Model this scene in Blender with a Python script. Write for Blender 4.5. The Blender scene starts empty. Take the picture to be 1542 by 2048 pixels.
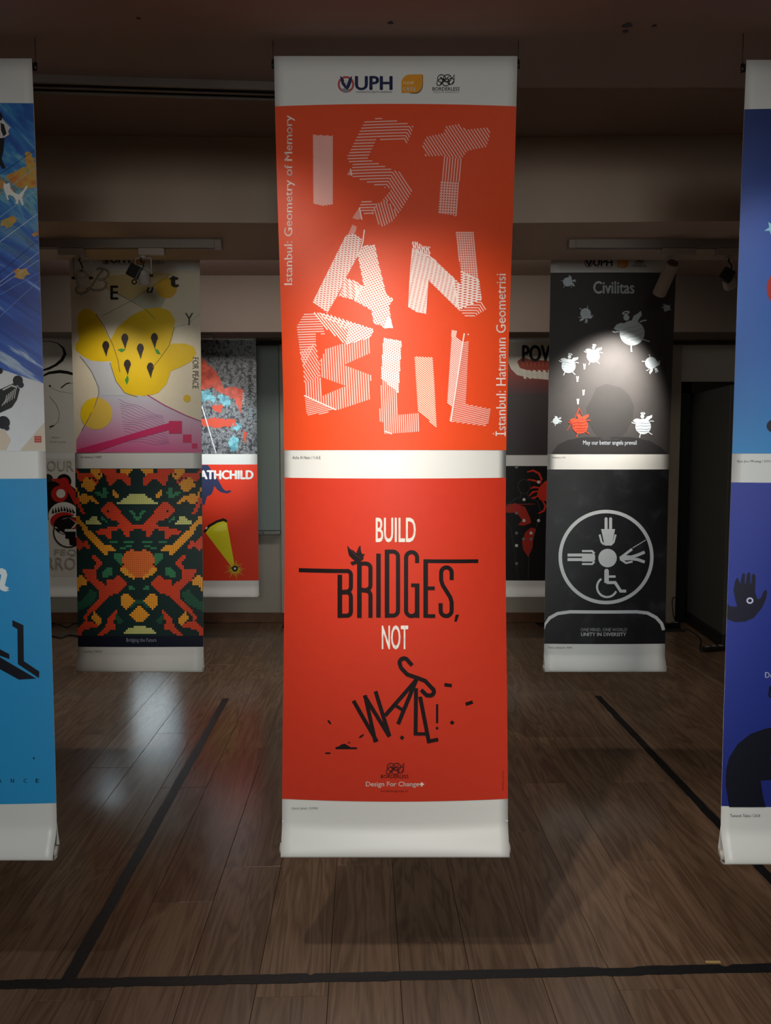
import bpy, bmesh, math, random
from mathutils import Vector, Matrix
from mathutils.geometry import tessellate_polygon
random.seed(7)
SC = bpy.context.scene
COL = SC.collection
PI = math.pi
# ------------------------------------------------------------------ camera, world, exposure
F = 1560.0; PITCH = math.radians(4.25); CAMZ = 1.4
cam_d = bpy.data.cameras.new('camera'); cam = bpy.data.objects.new('camera', cam_d); COL.objects.link(cam)
cam.location = (0, 0, CAMZ); cam.rotation_euler = (PI/2 - PITCH, 0, 0)
cam_d.sensor_fit = 'VERTICAL'; cam_d.sensor_height = 36.0; cam_d.lens = 36.0*F/2048
cam_d.clip_start = 0.02
SC.camera = cam
w = bpy.data.worlds.new('world'); SC.world = w; w.use_nodes = True
w.node_tree.nodes['Background'].inputs[0].default_value = (0.6, 0.62, 0.65, 1)
w.node_tree.nodes['Background'].inputs[1].default_value = 0.02
SC.view_settings.view_transform = 'Standard'; SC.view_settings.look = 'None'
SC.view_settings.exposure = 0.0; SC.view_settings.gamma = 1.0
SC.view_settings.use_curve_mapping = False

def spot_light(name, loc, aim, watts, deg, blend, col, rad=0.03, parent=None):
    d = bpy.data.lights.new(name, 'SPOT'); d.energy = watts; d.spot_size = math.radians(deg); d.spot_blend = blend
    d.color = col; d.shadow_soft_size = rad
    o = bpy.data.objects.new(name, d); COL.objects.link(o)
    o.location = loc; o.rotation_euler = (Vector(aim)-Vector(loc)).to_track_quat('-Z', 'Y').to_euler()
    return o
def area_light(name, loc, aim, watts, sx, sy, col):
    d = bpy.data.lights.new(name, 'AREA'); d.energy = watts; d.shape = 'RECTANGLE'; d.size = sx; d.size_y = sy; d.color = col
    o = bpy.data.objects.new(name, d); COL.objects.link(o)
    o.location = loc; o.rotation_euler = (Vector(aim)-Vector(loc)).to_track_quat('-Z', 'Y').to_euler()
    return o
# added fill lights, unseen: behind the photographer and above the back row
area_light('fill_light', (0.3, -2.9, 1.9), (0.1, 3.4, 1.0), 26, 3.2, 1.2, (1.0, 0.93, 0.86))
spot_light('fill_light', (0.2, -2.6, 1.95), (0.05, 3.0, 0.20), 195, 64, 1.0, (0.95, 1.0, 0.97), 0.45)
area_light('fill_light', (-0.3, 4.55, 2.55), (-0.3, 5.5, 0), 20, 3.0, 0.25, (1.0, 0.93, 0.85))
WARM = (1.0, 0.92, 0.82); COOL = (0.90, 0.97, 1.0)

# ------------------------------------------------------------------ measuring helper: a photo point at a known depth
cp, sp = math.cos(PITCH), math.sin(PITCH)
def ray(px, py):
    rx, ry = (px-771)/F, (1024-py)/F
    return Vector((rx, cp+ry*sp, -sp+ry*cp))
def P(px, py, D):
    d = ray(px, py); t = D/d.y
    return Vector((0, 0, CAMZ)) + d*t
def Z(py, D): return P(771, py, D).z
def X(px, D, py=908): return P(px, py, D).x
def FL(px, py, z=0.0):          # the point of the floor seen there
    d = ray(px, py); t = (z-CAMZ)/d.z
    return Vector((0, 0, CAMZ)) + d*t

# ------------------------------------------------------------------ materials
def lin(h):
    h = h.lstrip('#'); r = [int(h[i:i+2], 16)/255 for i in (0, 2, 4)]
    return tuple((c/12.92 if c <= .04045 else ((c+.055)/1.055)**2.4) for c in r)+(1.0,)
def newmat(name):
    m = bpy.data.materials.new(name); m.use_nodes = True
    return m, m.node_tree, m.node_tree.nodes['Principled BSDF']
def simple(name, hexc, rough=.6, metal=0.0, spec=.5, noise=0.0, nscale=6.0, bump=0.0):
    m, nt, b = newmat(name)
    c = lin(hexc)
    b.inputs['Base Color'].default_value = c; b.inputs['Roughness'].default_value = rough
    b.inputs['Metallic'].default_value = metal; b.inputs['Specular IOR Level'].default_value = spec
    if noise > 0 or bump > 0:
        tc = nt.nodes.new('ShaderNodeTexCoord'); n = nt.nodes.new('ShaderNodeTexNoise')
        n.inputs['Scale'].default_value = nscale; n.inputs['Detail'].default_value = 6
        nt.links.new(tc.outputs['Object'], n.inputs['Vector'])
        if noise > 0:
            cr = nt.nodes.new('ShaderNodeValToRGB')
            cr.color_ramp.elements[0].position = .3; cr.color_ramp.elements[1].position = .7
            cr.color_ramp.elements[0].color = tuple(v*(1-noise) for v in c[:3])+(1,)
            cr.color_ramp.elements[1].color = tuple(min(1, v*(1+noise)) for v in c[:3])+(1,)
            nt.links.new(n.outputs['Fac'], cr.inputs['Fac']); nt.links.new(cr.outputs['Color'], b.inputs['Base Color'])
        if bump > 0:
            bu = nt.nodes.new('ShaderNodeBump'); bu.inputs['Strength'].default_value = bump; bu.inputs['Distance'].default_value = .004
            nt.links.new(n.outputs['Fac'], bu.inputs['Height']); nt.links.new(bu.outputs['Normal'], b.inputs['Normal'])
    return m
_inks = {}
INK_ROUGH = .48
def ink(h, rough=None):
    k = (h, rough)
    if k not in _inks: _inks[k] = simple('printed_vinyl', h, INK_ROUGH if rough is None else rough, spec=.32, noise=.02, nscale=40)
    return _inks[k]
def grad_ink(z0, z1, stops, mottle=0.0, mscale=20.0, rough=None, stretch=(1, 1, 1), rot=0.0):
    """ink whose printed colour runs from z0 (stop 0) to z1 (stop 1), optionally mottled"""
    m, nt, b = newmat('printed_vinyl_blend')
    tc = nt.nodes.new('ShaderNodeTexCoord'); sx = nt.nodes.new('ShaderNodeSeparateXYZ'); mr = nt.nodes.new('ShaderNodeMapRange')
    nt.links.new(tc.outputs['Object'], sx.inputs[0]); nt.links.new(sx.outputs['Z'], mr.inputs['Value'])
    mr.inputs['From Min'].default_value = z0; mr.inputs['From Max'].default_value = z1
    cr = nt.nodes.new('ShaderNodeValToRGB'); nt.links.new(mr.outputs['Result'], cr.inputs['Fac'])
    el = cr.color_ramp.elements
    el[0].position = stops[0][0]; el[0].color = lin(stops[0][1]); el[1].position = stops[-1][0]; el[1].color = lin(stops[-1][1])
    for p_, c_ in stops[1:-1]:
        e = el.new(p_); e.color = lin(c_)
    out = cr.outputs['Color']
    if mottle:
        mp = nt.nodes.new('ShaderNodeMapping'); mp.inputs['Scale'].default_value = stretch; mp.inputs['Rotation'].default_value = (0, rot, 0)
        nt.links.new(tc.outputs['Object'], mp.inputs['Vector'])
        n = nt.nodes.new('ShaderNodeTexNoise'); n.inputs['Scale'].default_value = mscale; n.inputs['Detail'].default_value = 8
        nt.links.new(mp.outputs[0], n.inputs['Vector'])
        mx = nt.nodes.new('ShaderNodeMix'); mx.data_type = 'RGBA'; mx.blend_type = 'OVERLAY'; mx.inputs['Factor'].default_value = mottle
        nt.links.new(out, mx.inputs[6]); nt.links.new(n.outputs['Fac'], mx.inputs[7]); out = mx.outputs[2]
    nt.links.new(out, b.inputs['Base Color']); b.inputs['Roughness'].default_value = INK_ROUGH if rough is None else rough
    return m
def ramp_noise_ink(stops, scale, stretch=(1, 1, 1), rot=0.0, distort=0.0, detail=10, rough=None, spec=.5):
    m, nt, b = newmat('printed_vinyl_texture')
    tc = nt.nodes.new('ShaderNodeTexCoord'); mp = nt.nodes.new('ShaderNodeMapping'); mp2 = nt.nodes.new('ShaderNodeMapping')
    mp.inputs['Rotation'].default_value = (0, rot, 0); mp2.inputs['Scale'].default_value = stretch
    n = nt.nodes.new('ShaderNodeTexNoise'); n.inputs['Scale'].default_value = scale; n.inputs['Detail'].default_value = detail
    n.inputs['Distortion'].default_value = distort; n.inputs['Roughness'].default_value = .62
    cr = nt.nodes.new('ShaderNodeValToRGB'); el = cr.color_ramp.elements
    el[0].position = stops[0][0]; el[0].color = lin(stops[0][1]); el[1].position = stops[-1][0]; el[1].color = lin(stops[-1][1])
    for p_, c_ in stops[1:-1]:
        e = el.new(p_); e.color = lin(c_)
    nt.links.new(tc.outputs['Object'], mp.inputs['Vector']); nt.links.new(mp.outputs[0], mp2.inputs['Vector'])
    nt.links.new(mp2.outputs[0], n.inputs['Vector']); nt.links.new(n.outputs['Fac'], cr.inputs['Fac'])
    nt.links.new(cr.outputs['Color'], b.inputs['Base Color']); b.inputs['Roughness'].default_value = INK_ROUGH if rough is None else rough
    b.inputs['Specular IOR Level'].default_value = spec
    return m

M_VINYL = simple('white_vinyl', '#dcdedb', .38, bump=.04, nscale=30)
M_WALL = simple('wall_paint', '#b3aea2', .8, noise=.06, nscale=2.5, bump=.1)
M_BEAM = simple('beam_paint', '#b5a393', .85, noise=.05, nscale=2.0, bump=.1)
M_CEIL = simple('ceiling_paint', '#a08a80', .85, noise=.06, nscale=1.6, bump=.15)
M_DARKWALL = simple('dark_grey_paint', '#3b3a37', .7, noise=.06, nscale=3)
M_BLACK = simple('black_rubber', '#0c0b0b', .55)
M_BLACKP = simple('black_plastic', '#141314', .35)
M_BOARD = simple('whiteboard_enamel', '#93a09c', .30)
M_ALU = simple('brushed_aluminium', '#9a9a98', .35, metal=.8)
M_WOODBASE = simple('brown_wood', '#6d4c36', .5, noise=.25, nscale=9)
M_TRACK = simple('white_track_metal', '#857a72', .45)
M_LAMPW = simple('white_lamp_metal', '#a2948a', .45)
M_LAMPG = simple('grey_lamp_metal', '#a39c95', .5)
M_TAPE = simple('black_cloth_tape', '#0d0c10', .5, noise=.25, nscale=60, bump=.3)
M_WIRE = simple('steel_wire', '#4a4746', .4, metal=.7)

def plank_material():
    m, nt, b = newmat('walnut_laminate')
    L = nt.links.new; N = nt.nodes.new
    tc = N('ShaderNodeTexCoord'); oi = N('ShaderNodeObjectInfo'); ad = N('ShaderNodeVectorMath'); ad.operation = 'ADD'
    ml = N('ShaderNodeMath'); ml.operation = 'MULTIPLY'; ml.inputs[1].default_value = 40
    L(oi.outputs['Random'], ml.inputs[0]); L(tc.outputs['Object'], ad.inputs[0]); L(ml.outputs[0], ad.inputs[1])
    mp = N('ShaderNodeMapping'); mp.inputs['Scale'].default_value = (1, .09, 1); L(ad.outputs[0], mp.inputs['Vector'])
    n1 = N('ShaderNodeTexNoise'); n1.inputs['Scale'].default_value = 14; n1.inputs['Detail'].default_value = 3; n1.inputs['Distortion'].default_value = .6
    L(mp.outputs[0], n1.inputs['Vector'])
    # contour the smooth field: cathedral grain
    m2 = N('ShaderNodeMath'); m2.operation = 'MULTIPLY'; m2.inputs[1].default_value = 14; L(n1.outputs['Fac'], m2.inputs[0])
    fr = N('ShaderNodeMath'); fr.operation = 'PINGPONG'; fr.inputs[1].default_value = 1.0; L(m2.outputs[0], fr.inputs[0])
    mp3 = N('ShaderNodeMapping'); mp3.inputs['Scale'].default_value = (1, .03, 1); L(ad.outputs[0], mp3.inputs['Vector'])
    n2 = N('ShaderNodeTexNoise'); n2.inputs['Scale'].default_value = 120; n2.inputs['Detail'].default_value = 5; L(mp3.outputs[0], n2.inputs['Vector'])
    cr = N('ShaderNodeValToRGB'); el = cr.color_ramp.elements
    el[0].position = .0; el[0].color = lin('#644a36'); el[1].position = 1.0; el[1].color = lin('#7d614a')
    L(fr.outputs[0], cr.inputs['Fac'])
    cr2 = N('ShaderNodeValToRGB'); cr2.color_ramp.elements[0].position = .35; cr2.color_ramp.elements[0].color = (.50, .48, .46, 1)
    cr2.color_ramp.elements[1].position = .6; cr2.color_ramp.elements[1].color = (1, 1, 1, 1); L(n2.outputs['Fac'], cr2.inputs['Fac'])
    mx = N('ShaderNodeMix'); mx.data_type = 'RGBA'; mx.blend_type = 'MULTIPLY'; mx.inputs['Factor'].default_value = .26
    L(cr.outputs['Color'], mx.inputs[6]); L(cr2.outputs['Color'], mx.inputs[7])
    hv = N('ShaderNodeHueSaturation'); mr = N('ShaderNodeMapRange'); mr.inputs['To Min'].default_value = .78; mr.inputs['To Max'].default_value = 1.12
    L(oi.outputs['Random'], mr.inputs['Value']); L(mr.outputs[0], hv.inputs['Value']); hv.inputs['Saturation'].default_value = .92
    L(mx.outputs[2], hv.inputs['Color']); L(hv.outputs['Color'], b.inputs['Base Color'])
    rr = N('ShaderNodeMapRange'); rr.inputs['To Min'].default_value = .17; rr.inputs['To Max'].default_value = .25
    L(n2.outputs['Fac'], rr.inputs['Value']); L(rr.outputs[0], b.inputs['Roughness'])
    bu = N('ShaderNodeBump'); bu.inputs['Strength'].default_value = .12; bu.inputs['Distance'].default_value = .001
    L(n2.outputs['Fac'], bu.inputs['Height']); L(bu.outputs['Normal'], b.inputs['Normal'])
    return m
M_PLANK = plank_material()

# ------------------------------------------------------------------ object helpers
def link(name, me, mats, parent=None, **props):
    o = bpy.data.objects.new(name, me); COL.objects.link(o)
    if mats is not None and not me.materials:
        for m in (mats if isinstance(mats, (list, tuple)) else [mats]): me.materials.append(m)
    if parent: o.parent = parent
    for k, v in props.items(): o[k] = v
    return o
def empty(name, loc, **props):
    o = bpy.data.objects.new(name, None); COL.objects.link(o); o.location = loc; o.empty_display_size = .1
    for k, v in props.items(): o[k] = v
    return o
def bm_obj(name, bm, mats, parent=None, smooth=False, **props):
    me = bpy.data.meshes.new(name); bmesh.ops.recalc_face_normals(bm, faces=bm.faces); bm.to_mesh(me); bm.free()
    if smooth:
        for p in me.polygons: p.use_smooth = True
    return link(name, me, mats, parent, **props)
def box(bm, x0, y0, z0, x1, y1, z1, bevel=0.0):
    r = bmesh.ops.create_cube(bm, size=1.0); vs = r['verts']
    for v in vs:
        v.co = Vector(((x0+x1)/2+v.co.x*(x1-x0), (y0+y1)/2+v.co.y*(y1-y0), (z0+z1)/2+v.co.z*(z1-z0)))
    if bevel:
        es = list({e for v in vs for e in v.link_edges})
        bmesh.ops.bevel(bm, geom=es, offset=bevel, segments=2, affect='EDGES', profile=.5)
def tube(bm, pts, r, n=10, caps=True, radii=None):
    pts = [Vector(p) for p in pts]; rings = []
    for i, p in enumerate(pts):
        a = pts[max(0, i-1)]; b = pts[min(len(pts)-1, i+1)]; t = (b-a).normalized()
        ref = Vector((0, 0, 1)) if abs(t.z) < .9 else Vector((1, 0, 0))
        u = t.cross(ref).normalized(); v = t.cross(u).normalized(); rr = radii[i] if radii else r
        rings.append([bm.verts.new(p+(u*math.cos(2*PI*k/n)+v*math.sin(2*PI*k/n))*rr) for k in range(n)])
    for a, b in zip(rings, rings[1:]):
        for k in range(n): bm.faces.new((a[k], a[(k+1) % n], b[(k+1) % n], b[k]))
    if caps: bm.faces.new(rings[0]); bm.faces.new(rings[-1][::-1])
def structure(name, bm, mat, parent=None, **kw):
    o = bm_obj(name, bm, mat, parent, **kw)
    if parent is None: o['kind'] = 'structure'
    return o

# ------------------------------------------------------------------ the room
RX0, RX1, RY0, RY1 = -4.2, 3.4, -3.6, 6.42
ANG = math.radians(1.6)          # the boards and the tape run 1.6 degrees off the room's axis
bm = bmesh.new(); box(bm, RX0, RY0, -.05, RX1, RY1+1.6, -.0085); floor = structure('floor', bm, simple('floor_underlay', '#1a120c', .9))
PW, PL, G = .190, 1.285, .0006
bm = bmesh.new(); box(bm, -PW/2+G, 0, -.0085, PW/2-G, PL-2*G, 0)
es = [e for e in bm.edges if all(abs(v.co.z) < 1e-6 for v in e.verts)]
bmesh.ops.bevel(bm, geom=es, offset=.0008, segments=1, affect='EDGES')
plank_me = bpy.data.meshes.new('floor_plank'); bm.to_mesh(plank_me); bm.free(); plank_me.materials.append(M_PLANK)
ca, sa = math.cos(ANG), math.sin(ANG)
npl = 0
for i in range(-24, 22):
    off = random.choice([0, .33, .66, .16, .5, .83])*PL
    for j in range(-3, 7):
        lx, ly = i*PW, j*PL-off
        x, y = lx*ca-(ly+PL/2)*sa, lx*sa+(ly+PL/2)*ca
        if x < -3.95 or x > 3.2 or y < -.4 or y > RY1-.2-.64+.4: 
            if not (y > -.4 and y < RY1+.2 and -3.9 < x < 3.1): continue
        if y > 2.2 and abs(x) > .62*y+.45: continue
        o = bpy.data.objects.new('plank', plank_me); COL.objects.link(o); o.parent = floor
        o.location = (lx*ca-ly*sa, lx*sa+ly*ca, 0); o.rotation_euler = (0, 0, ANG); npl += 1
# planks behind the photographer and in the far side corners, one joined piece
bm = bmesh.new(); box(bm, RX0+.01, RY0+.01, -.0085, RX1-.01, -1.05, -.001)
structure('floor_boards_behind', bm, M_PLANK, floor)

NEAR_Z = 2.42; TOP_Z = 2.60; B1Y0, B1Y1 = 3.02, 3.63; B1Z = Z(440, 3.02)
B2Y0, B2Y1 = 5.35, 5.60; B2Z = Z(664, 5.35)
bm = bmesh.new(); box(bm, RX0, RY0, TOP_Z, RX1, RY1+1.6, TOP_Z+.12)
ceil = structure('ceiling', bm, M_CEIL)
bm = bmesh.new(); box(bm, RX0, RY0, NEAR_Z, RX1, Z and 2.26, TOP_Z-.001); structure('ceiling_near', bm, M_CEIL)
def beam(y0, y1, z0, kink, name, mat=None):
    # the beam's front is very slightly bent where the middle banner hangs
    bm = bmesh.new(); xs = [RX0, .1, RX1]; ys = [y0-kink*1.0, y0+kink, y0-kink*1.0]
    lo, hi = [], []
    fr_lo = [bm.verts.new((x, y, z0)) for x, y in zip(xs, ys)]; fr_hi = [bm.verts.new((x, y, TOP_Z-.001)) for x, y in zip(xs, ys)]
    bk_lo = [bm.verts.new((x, y1, z0)) for x in xs]; bk_hi = [bm.verts.new((x, y1, TOP_Z-.001)) for x in xs]
    for i in (0, 1):
        bm.faces.new((fr_lo[i], fr_lo[i+1], fr_hi[i+1], fr_hi[i])); bm.faces.new((bk_lo[i], bk_lo[i+1], bk_hi[i+1], bk_hi[i]))
        bm.faces.new((fr_lo[i], fr_lo[i+1], bk_lo[i+1], bk_lo[i])); bm.faces.new((fr_hi[i], fr_hi[i+1], bk_hi[i+1], bk_hi[i]))
    for i in (0, 2): bm.faces.new((fr_lo[i], fr_hi[i], bk_hi[i], bk_lo[i]))
    return structure(name, bm, mat or M_BEAM)
beam(B1Y0, B1Y1, B1Z, .05, 'beam_front')
beam(B2Y0, B2Y1, B2Z, 0.0, 'beam_back', simple('shaded_beam_paint', '#6f6259', .85, noise=.05, nscale=2.0))  # front beam's paint darkened to stand in for the dimmer light here
# walls
DX0 = X(1350, RY1, 1100); DX1 = DX0+.95; DZ = Z(764, RY1)
bm = bmesh.new()
box(bm, RX0, RY1, 0, DX0, RY1+.12, TOP_Z); box(bm, DX0, RY1, DZ, RX1, RY1+.12, TOP_Z); box(bm, DX1, RY1, 0, RX1, RY1+.12, DZ)
structure('wall_back', bm, M_WALL)
bm = bmesh.new(); box(bm, RX0-.12, RY0, 0, RX0, RY1+1.6, TOP_Z); structure('wall_left', bm, M_WALL)
bm = bmesh.new(); box(bm, RX1, RY0, 0, RX1+.12, RY1+1.6, TOP_Z); structure('wall_right', bm, M_WALL)
bm = bmesh.new(); box(bm, RX0, RY0-.12, 0, RX1, RY0, TOP_Z); structure('wall_front', bm, M_WALL)
bm = bmesh.new(); box(bm, DX0-.3, RY1+1.5, 0, RX1, RY1+1.6, TOP_Z); structure('wall_passage', bm, M_DARKWALL)
# door opening: black frame, dark leaf standing open into the room
bm = bmesh.new()
box(bm, DX0-.002, RY1-.015, 0, DX0+.09, RY1+.13, DZ+.001); box(bm, DX0, RY1-.015, DZ-.09, DX1, RY1+.13, DZ+.001); box(bm, DX1-.09, RY1-.015, 0, DX1, RY1+.13, DZ)
fr = structure('door_1', bm, M_BLACKP)
def slab(name, a, b, z0, z1, th, mat, parent=None, dy=0.0):
    bm = bmesh.new(); a = Vector(a); b = Vector(b); d = (b-a).normalized(); n = Vector((-d.y, d.x, 0))*th
    vs = [bm.verts.new((p.x, p.y, z)) for z in (z0, z1) for p in (a, b, b+n, a+n)]
    for f in ((0, 1, 2, 3), (4, 5, 6, 7), (0, 1, 5, 4), (1, 2, 6, 5), (2, 3, 7, 6), (3, 0, 4, 7)): bm.faces.new([vs[i] for i in f])
    bmesh.ops.bevel(bm, geom=bm.edges[:], offset=.004, segments=1, affect='EDGES')
    return bm_obj(name, bm, mat, parent)
ha = FL(1362, 1245); hb = FL(1432, 1296)
d_ = (hb-ha).normalized(); ha = Vector((DX0+.10, RY1-.03, 0)); hb = ha + d_*.86
slab('door_leaf', ha, hb, .10, DZ-.10, .045, M_DARKWALL, fr)
slab('kick_plate', ha+Vector((-.006, 0, 0)), hb+Vector((-.006, 0, 0)), .006, .10, .057, M_BLACK, fr)
# second leaf / black partition seen past the opening
bm = bmesh.new(); box(bm, RX0+.001, RY1-.018, .0, DX0-.003, RY1-.0005, .085, .004); structure('baseboard_back', bm, M_WOODBASE)
bm = bmesh.new(); box(bm, X(1330, RY1), RY1-.05, 0, DX0-.004, RY1-.018, Z(690, RY1)-.005); structure('trim_1', bm, simple('beige_pillar_paint', '#8d8373', .8, noise=.05))
bm = bmesh.new(); box(bm, X(562, RY1), RY1-.03, .086, X(588, RY1), RY1-.001, Z(690, RY1)); structure('trim_2', bm, simple('pale_pillar_paint', '#b9b8ae', .7, noise=.05))
bm = bmesh.new(); box(bm, RX0+.002, RY1-.035, Z(690, RY1), RX1-.002, RY1-.001, Z(683, RY1)); structure('trim_3', bm, simple('dark_rail_paint', '#3c3733', .7))
# whiteboard
wb = empty('whiteboard', (X(480, RY1), RY1-.02, Z(1060, RY1)), label='grey-green whiteboard on the back wall with a ledge along its bottom', category='whiteboard')
def local(o): return Vector(o.location)
bm = bmesh.new(); L0 = local(wb); box(bm, X(330, RY1)-L0.x, -.012, 0, X(560, RY1)-L0.x, .018, Z(693, RY1)-L0.z, .003); bm_obj('board_panel', bm, M_BOARD, wb)
bm = bmesh.new(); box(bm, X(330, RY1)-L0.x, -.07, -.03, X(561, RY1)-L0.x, .018, -.002, .004); bm_obj('ledge', bm, M_ALU, wb)
bm = bmesh.new(); tube(bm, [(X(528, RY1)-L0.x, -.072, -.016), (X(528, RY1)-L0.x, -.060, -.016)], .006); bm_obj('screw', bm, M_BLACKP, wb)

# ceiling marks and the slotted rail let into the near ceiling
for i, (px, py, r) in enumerate([(1255, 50, .012), (1251, 62, .007), (1309, 51, .006), (781, 45, .007), (277, 36, .005)]):
    c = FL(px, py, NEAR_Z); bm = bmesh.new()
    vs = [bm.verts.new((c.x+r*math.cos(a)*(1+.3*math.sin(3*a)), c.y+.9*r*math.sin(a), NEAR_Z-.0006)) for a in [k*PI/5 for k in range(10)]]
    vt = [bm.verts.new((v.co.x, v.co.y, NEAR_Z+.003)) for v in vs]
    bm.faces.new(vs); bm.faces.new(vt)
    for k in range(10): bm.faces.new((vs[k], vs[(k+1) % 10], vt[(k+1) % 10], vt[k]))
    bm_obj('ceiling_hole', bm, M_BLACK, ceil)
a = FL(60, 160, NEAR_Z); b = FL(560, 176, NEAR_Z); a.z = b.z = 0
rl = empty('curtain_rail', (a.x, a.y, NEAR_Z-.02), label='dark double curtain rail under the near ceiling beside the red banner', category='rail')
dv = (b-a); 
bm = bmesh.new()
for o_, zz in ((-.034, -.002), (0.0, 0.0), (.030, -.002)):
    n_ = Vector((-dv.y, dv.x, 0)).normalized()*o_
    p0 = n_-dv*.3; p1 = n_+dv*1.12
    q = [Vector((p0.x, p0.y-.004, zz)), Vector((p1.x, p1.y-.004, zz)), Vector((p1.x, p1.y+.004, zz)), Vector((p0.x, p0.y+.004, zz))]
    lo = [bm.verts.new(v) for v in q]; hi = [bm.verts.new(v+Vector((0, 0, .0195-zz))) for v in q]
    bm.faces.new(lo); bm.faces.new(hi)
    for k in range(4): bm.faces.new((lo[k], lo[(k+1) % 4], hi[(k+1) % 4], hi[k]))
bm_obj('rail_lips', bm, simple('brown_rail_metal', '#5c524b', .5), rl)
bm = bmesh.new(); p0 = -dv*.3; p1 = dv*1.12
q = [Vector((p0.x, p0.y-.034, .0165)), Vector((p1.x, p1.y-.034, .0165)), Vector((p1.x, p1.y+.030, .0165)), Vector((p0.x, p0.y+.030, .0165))]
lo = [bm.verts.new(v) for v in q]; hi = [bm.verts.new(v+Vector((0, 0, .0033))) for v in q]
bm.faces.new(lo); bm.faces.new(hi)
for k in range(4): bm.faces.new((lo[k], lo[(k+1) % 4], hi[(k+1) % 4], hi[k]))
bm_obj('rail_channel', bm, M_BLACKP, rl)

# ------------------------------------------------------------------ banners
class Banner:
    def __init__(s, x_bottom, D, theta, label, zt=2.378, zb=.343, W=.6, lean=0.0, hang_z=NEAR_Z, cols=24, group='poster banners hanging in rows'):
        s.xc, s.D, s.th, s.zt, s.zb, s.W, s.lean = x_bottom, D, theta, zt, zb, W, lean
        s.cols = cols; s.rows = 52; s.label = label
        s.e = empty('hanging_banner', (s.xc, D, zb), label=label, category='banner', group=group)
        s.sheet(); s.rods(hang_z)
    def prof(s, z):     # forward swell of the bottom hem, z above the bottom
        h = z
        if h > .085: return 0.0
        t = 1-h/.085
        return -.030*(t*t*(3-2*t))
    def S(s, u, z):      # local coords, z measured from the bottom
        k = min(1, max(0, z/(s.zt-s.zb)))
        th = max(1e-3, s.th*math.sin(PI*k)**1.0 if 0 < k < 1 else 1e-3)
        R = s.W/th; sag = R*(1-math.cos(th/2))
        a = u*th
        p = Vector((R*math.sin(a)+s.lean*z, R*(1-math.cos(a))-sag*.6+s.prof(z), z))
        dz = .004
        return p, a, th
    def SN(s, u, z):
        p, a, th = s.S(u, z)
        p2, _, _ = s.S(u, z+.004); p3, _, _ = s.S(u, z-.004)
        tz = (p2-p3).normalized()
        tu = Vector((math.cos(a), math.sin(a), 0))
        n = tu.cross(tz).normalized()
        if n.y > 0: n = -n
        return p, n
    def inv(s, px, py):
        d = ray(px, py); yy = s.D; u = 0; z = 0
        for _ in range(8):
            t = yy/d.y; x = d.x*t-s.xc; z = CAMZ+d.z*t-s.zb
            k = min(.999, max(.001, z/(s.zt-s.zb))); th = max(1e-3, s.th*math.sin(PI*k)**1.0)
            R = s.W/th; q = max(-.99, min(.99, (x-s.lean*z)/R)); a = math.asin(q); u = a/th
            uu = max(-.5, min(.5, u)); sag = R*(1-math.cos(th/2))
            yy = s.D+R*(1-math.cos(uu*th))-sag*.6+s.prof(z)
        return max(-.4995, min(.4995, u))*s.W, z
    def zlines(s):
        H = s.zt-s.zb
        return [H*i/s.rows for i in range(s.rows+1)]
    def sheet(s):
        bm = bmesh.new(); H = s.zt-s.zb; rows = []; nrm = []
        zs = [z for z in s.zlines() if z > .085][::-1]+[.085, .075, .065, .055, .045, .035, .025, .016, .008]
        for z in zs:
            r = []
            for i in range(s.cols+1):
                p, n = s.SN(i/s.cols-.5, z); r.append(bm.verts.new(p))
            rows.append(r)
        # hem turns under and comes back up behind
        for (dy, z) in ((-.029, .003), (-.024, 0), (-.010, -.003), (.006, 0), (.014, .008), (.014, .03), (.008, .06), (.004, .088)):
            rows.append([bm.verts.new((s.S(i/s.cols-.5, 0)[0].x, dy, z)) for i in range(s.cols+1)])
        for a, b in zip(rows, rows[1:]):
            for i in range(s.cols): bm.faces.new((a[i], b[i], b[i+1], a[i+1]))
        me = bpy.data.meshes.new('sheet'); bmesh.ops.recalc_face_normals(bm, faces=bm.faces)
        bm.faces.ensure_lookup_table()
        if bm.faces[0].normal.y > 0: bmesh.ops.reverse_faces(bm, faces=bm.faces[:])
        bm.to_mesh(me); bm.free()
        for p in me.polygons: p.use_smooth = True
        o = link('sheet', me, M_VINYL, s.e)
        md = o.modifiers.new('thickness', 'SOLIDIFY'); md.thickness = .0006; md.offset = -1
    def rods(s, hang_z):
        H = s.zt-s.zb; W = s.W
        tl = s.lean*H
        bm = bmesh.new(); tube(bm, [(-W/2+tl-.003, .012, H-.014), (W/2+tl+.003, .012, H-.014)], .009, 12); bm_obj('top_rod', bm, M_BLACKP, s.e, True)
        bm = bmesh.new(); tube(bm, [(-W/2-.004, -.006, .017), (W/2+.004, -.006, .017)], .013, 14); bm_obj('bottom_rod', bm, simple('white_rod_plastic', '#c9c6bd', .4), s.e, True)
        for sx in (-1, 1):
            bm = bmesh.new(); x = sx*(W/2)+tl+sx*.004
            tube(bm, [(x, .012, H-.024), (x, .012, H-.004)], .004, 8)
            tube(bm, [(x, .012, H-.006), (x, .012, hang_z-s.zb)], .0009, 6); bm_obj('hanging_hook', bm, M_BLACKP, s.e, True)
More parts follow.
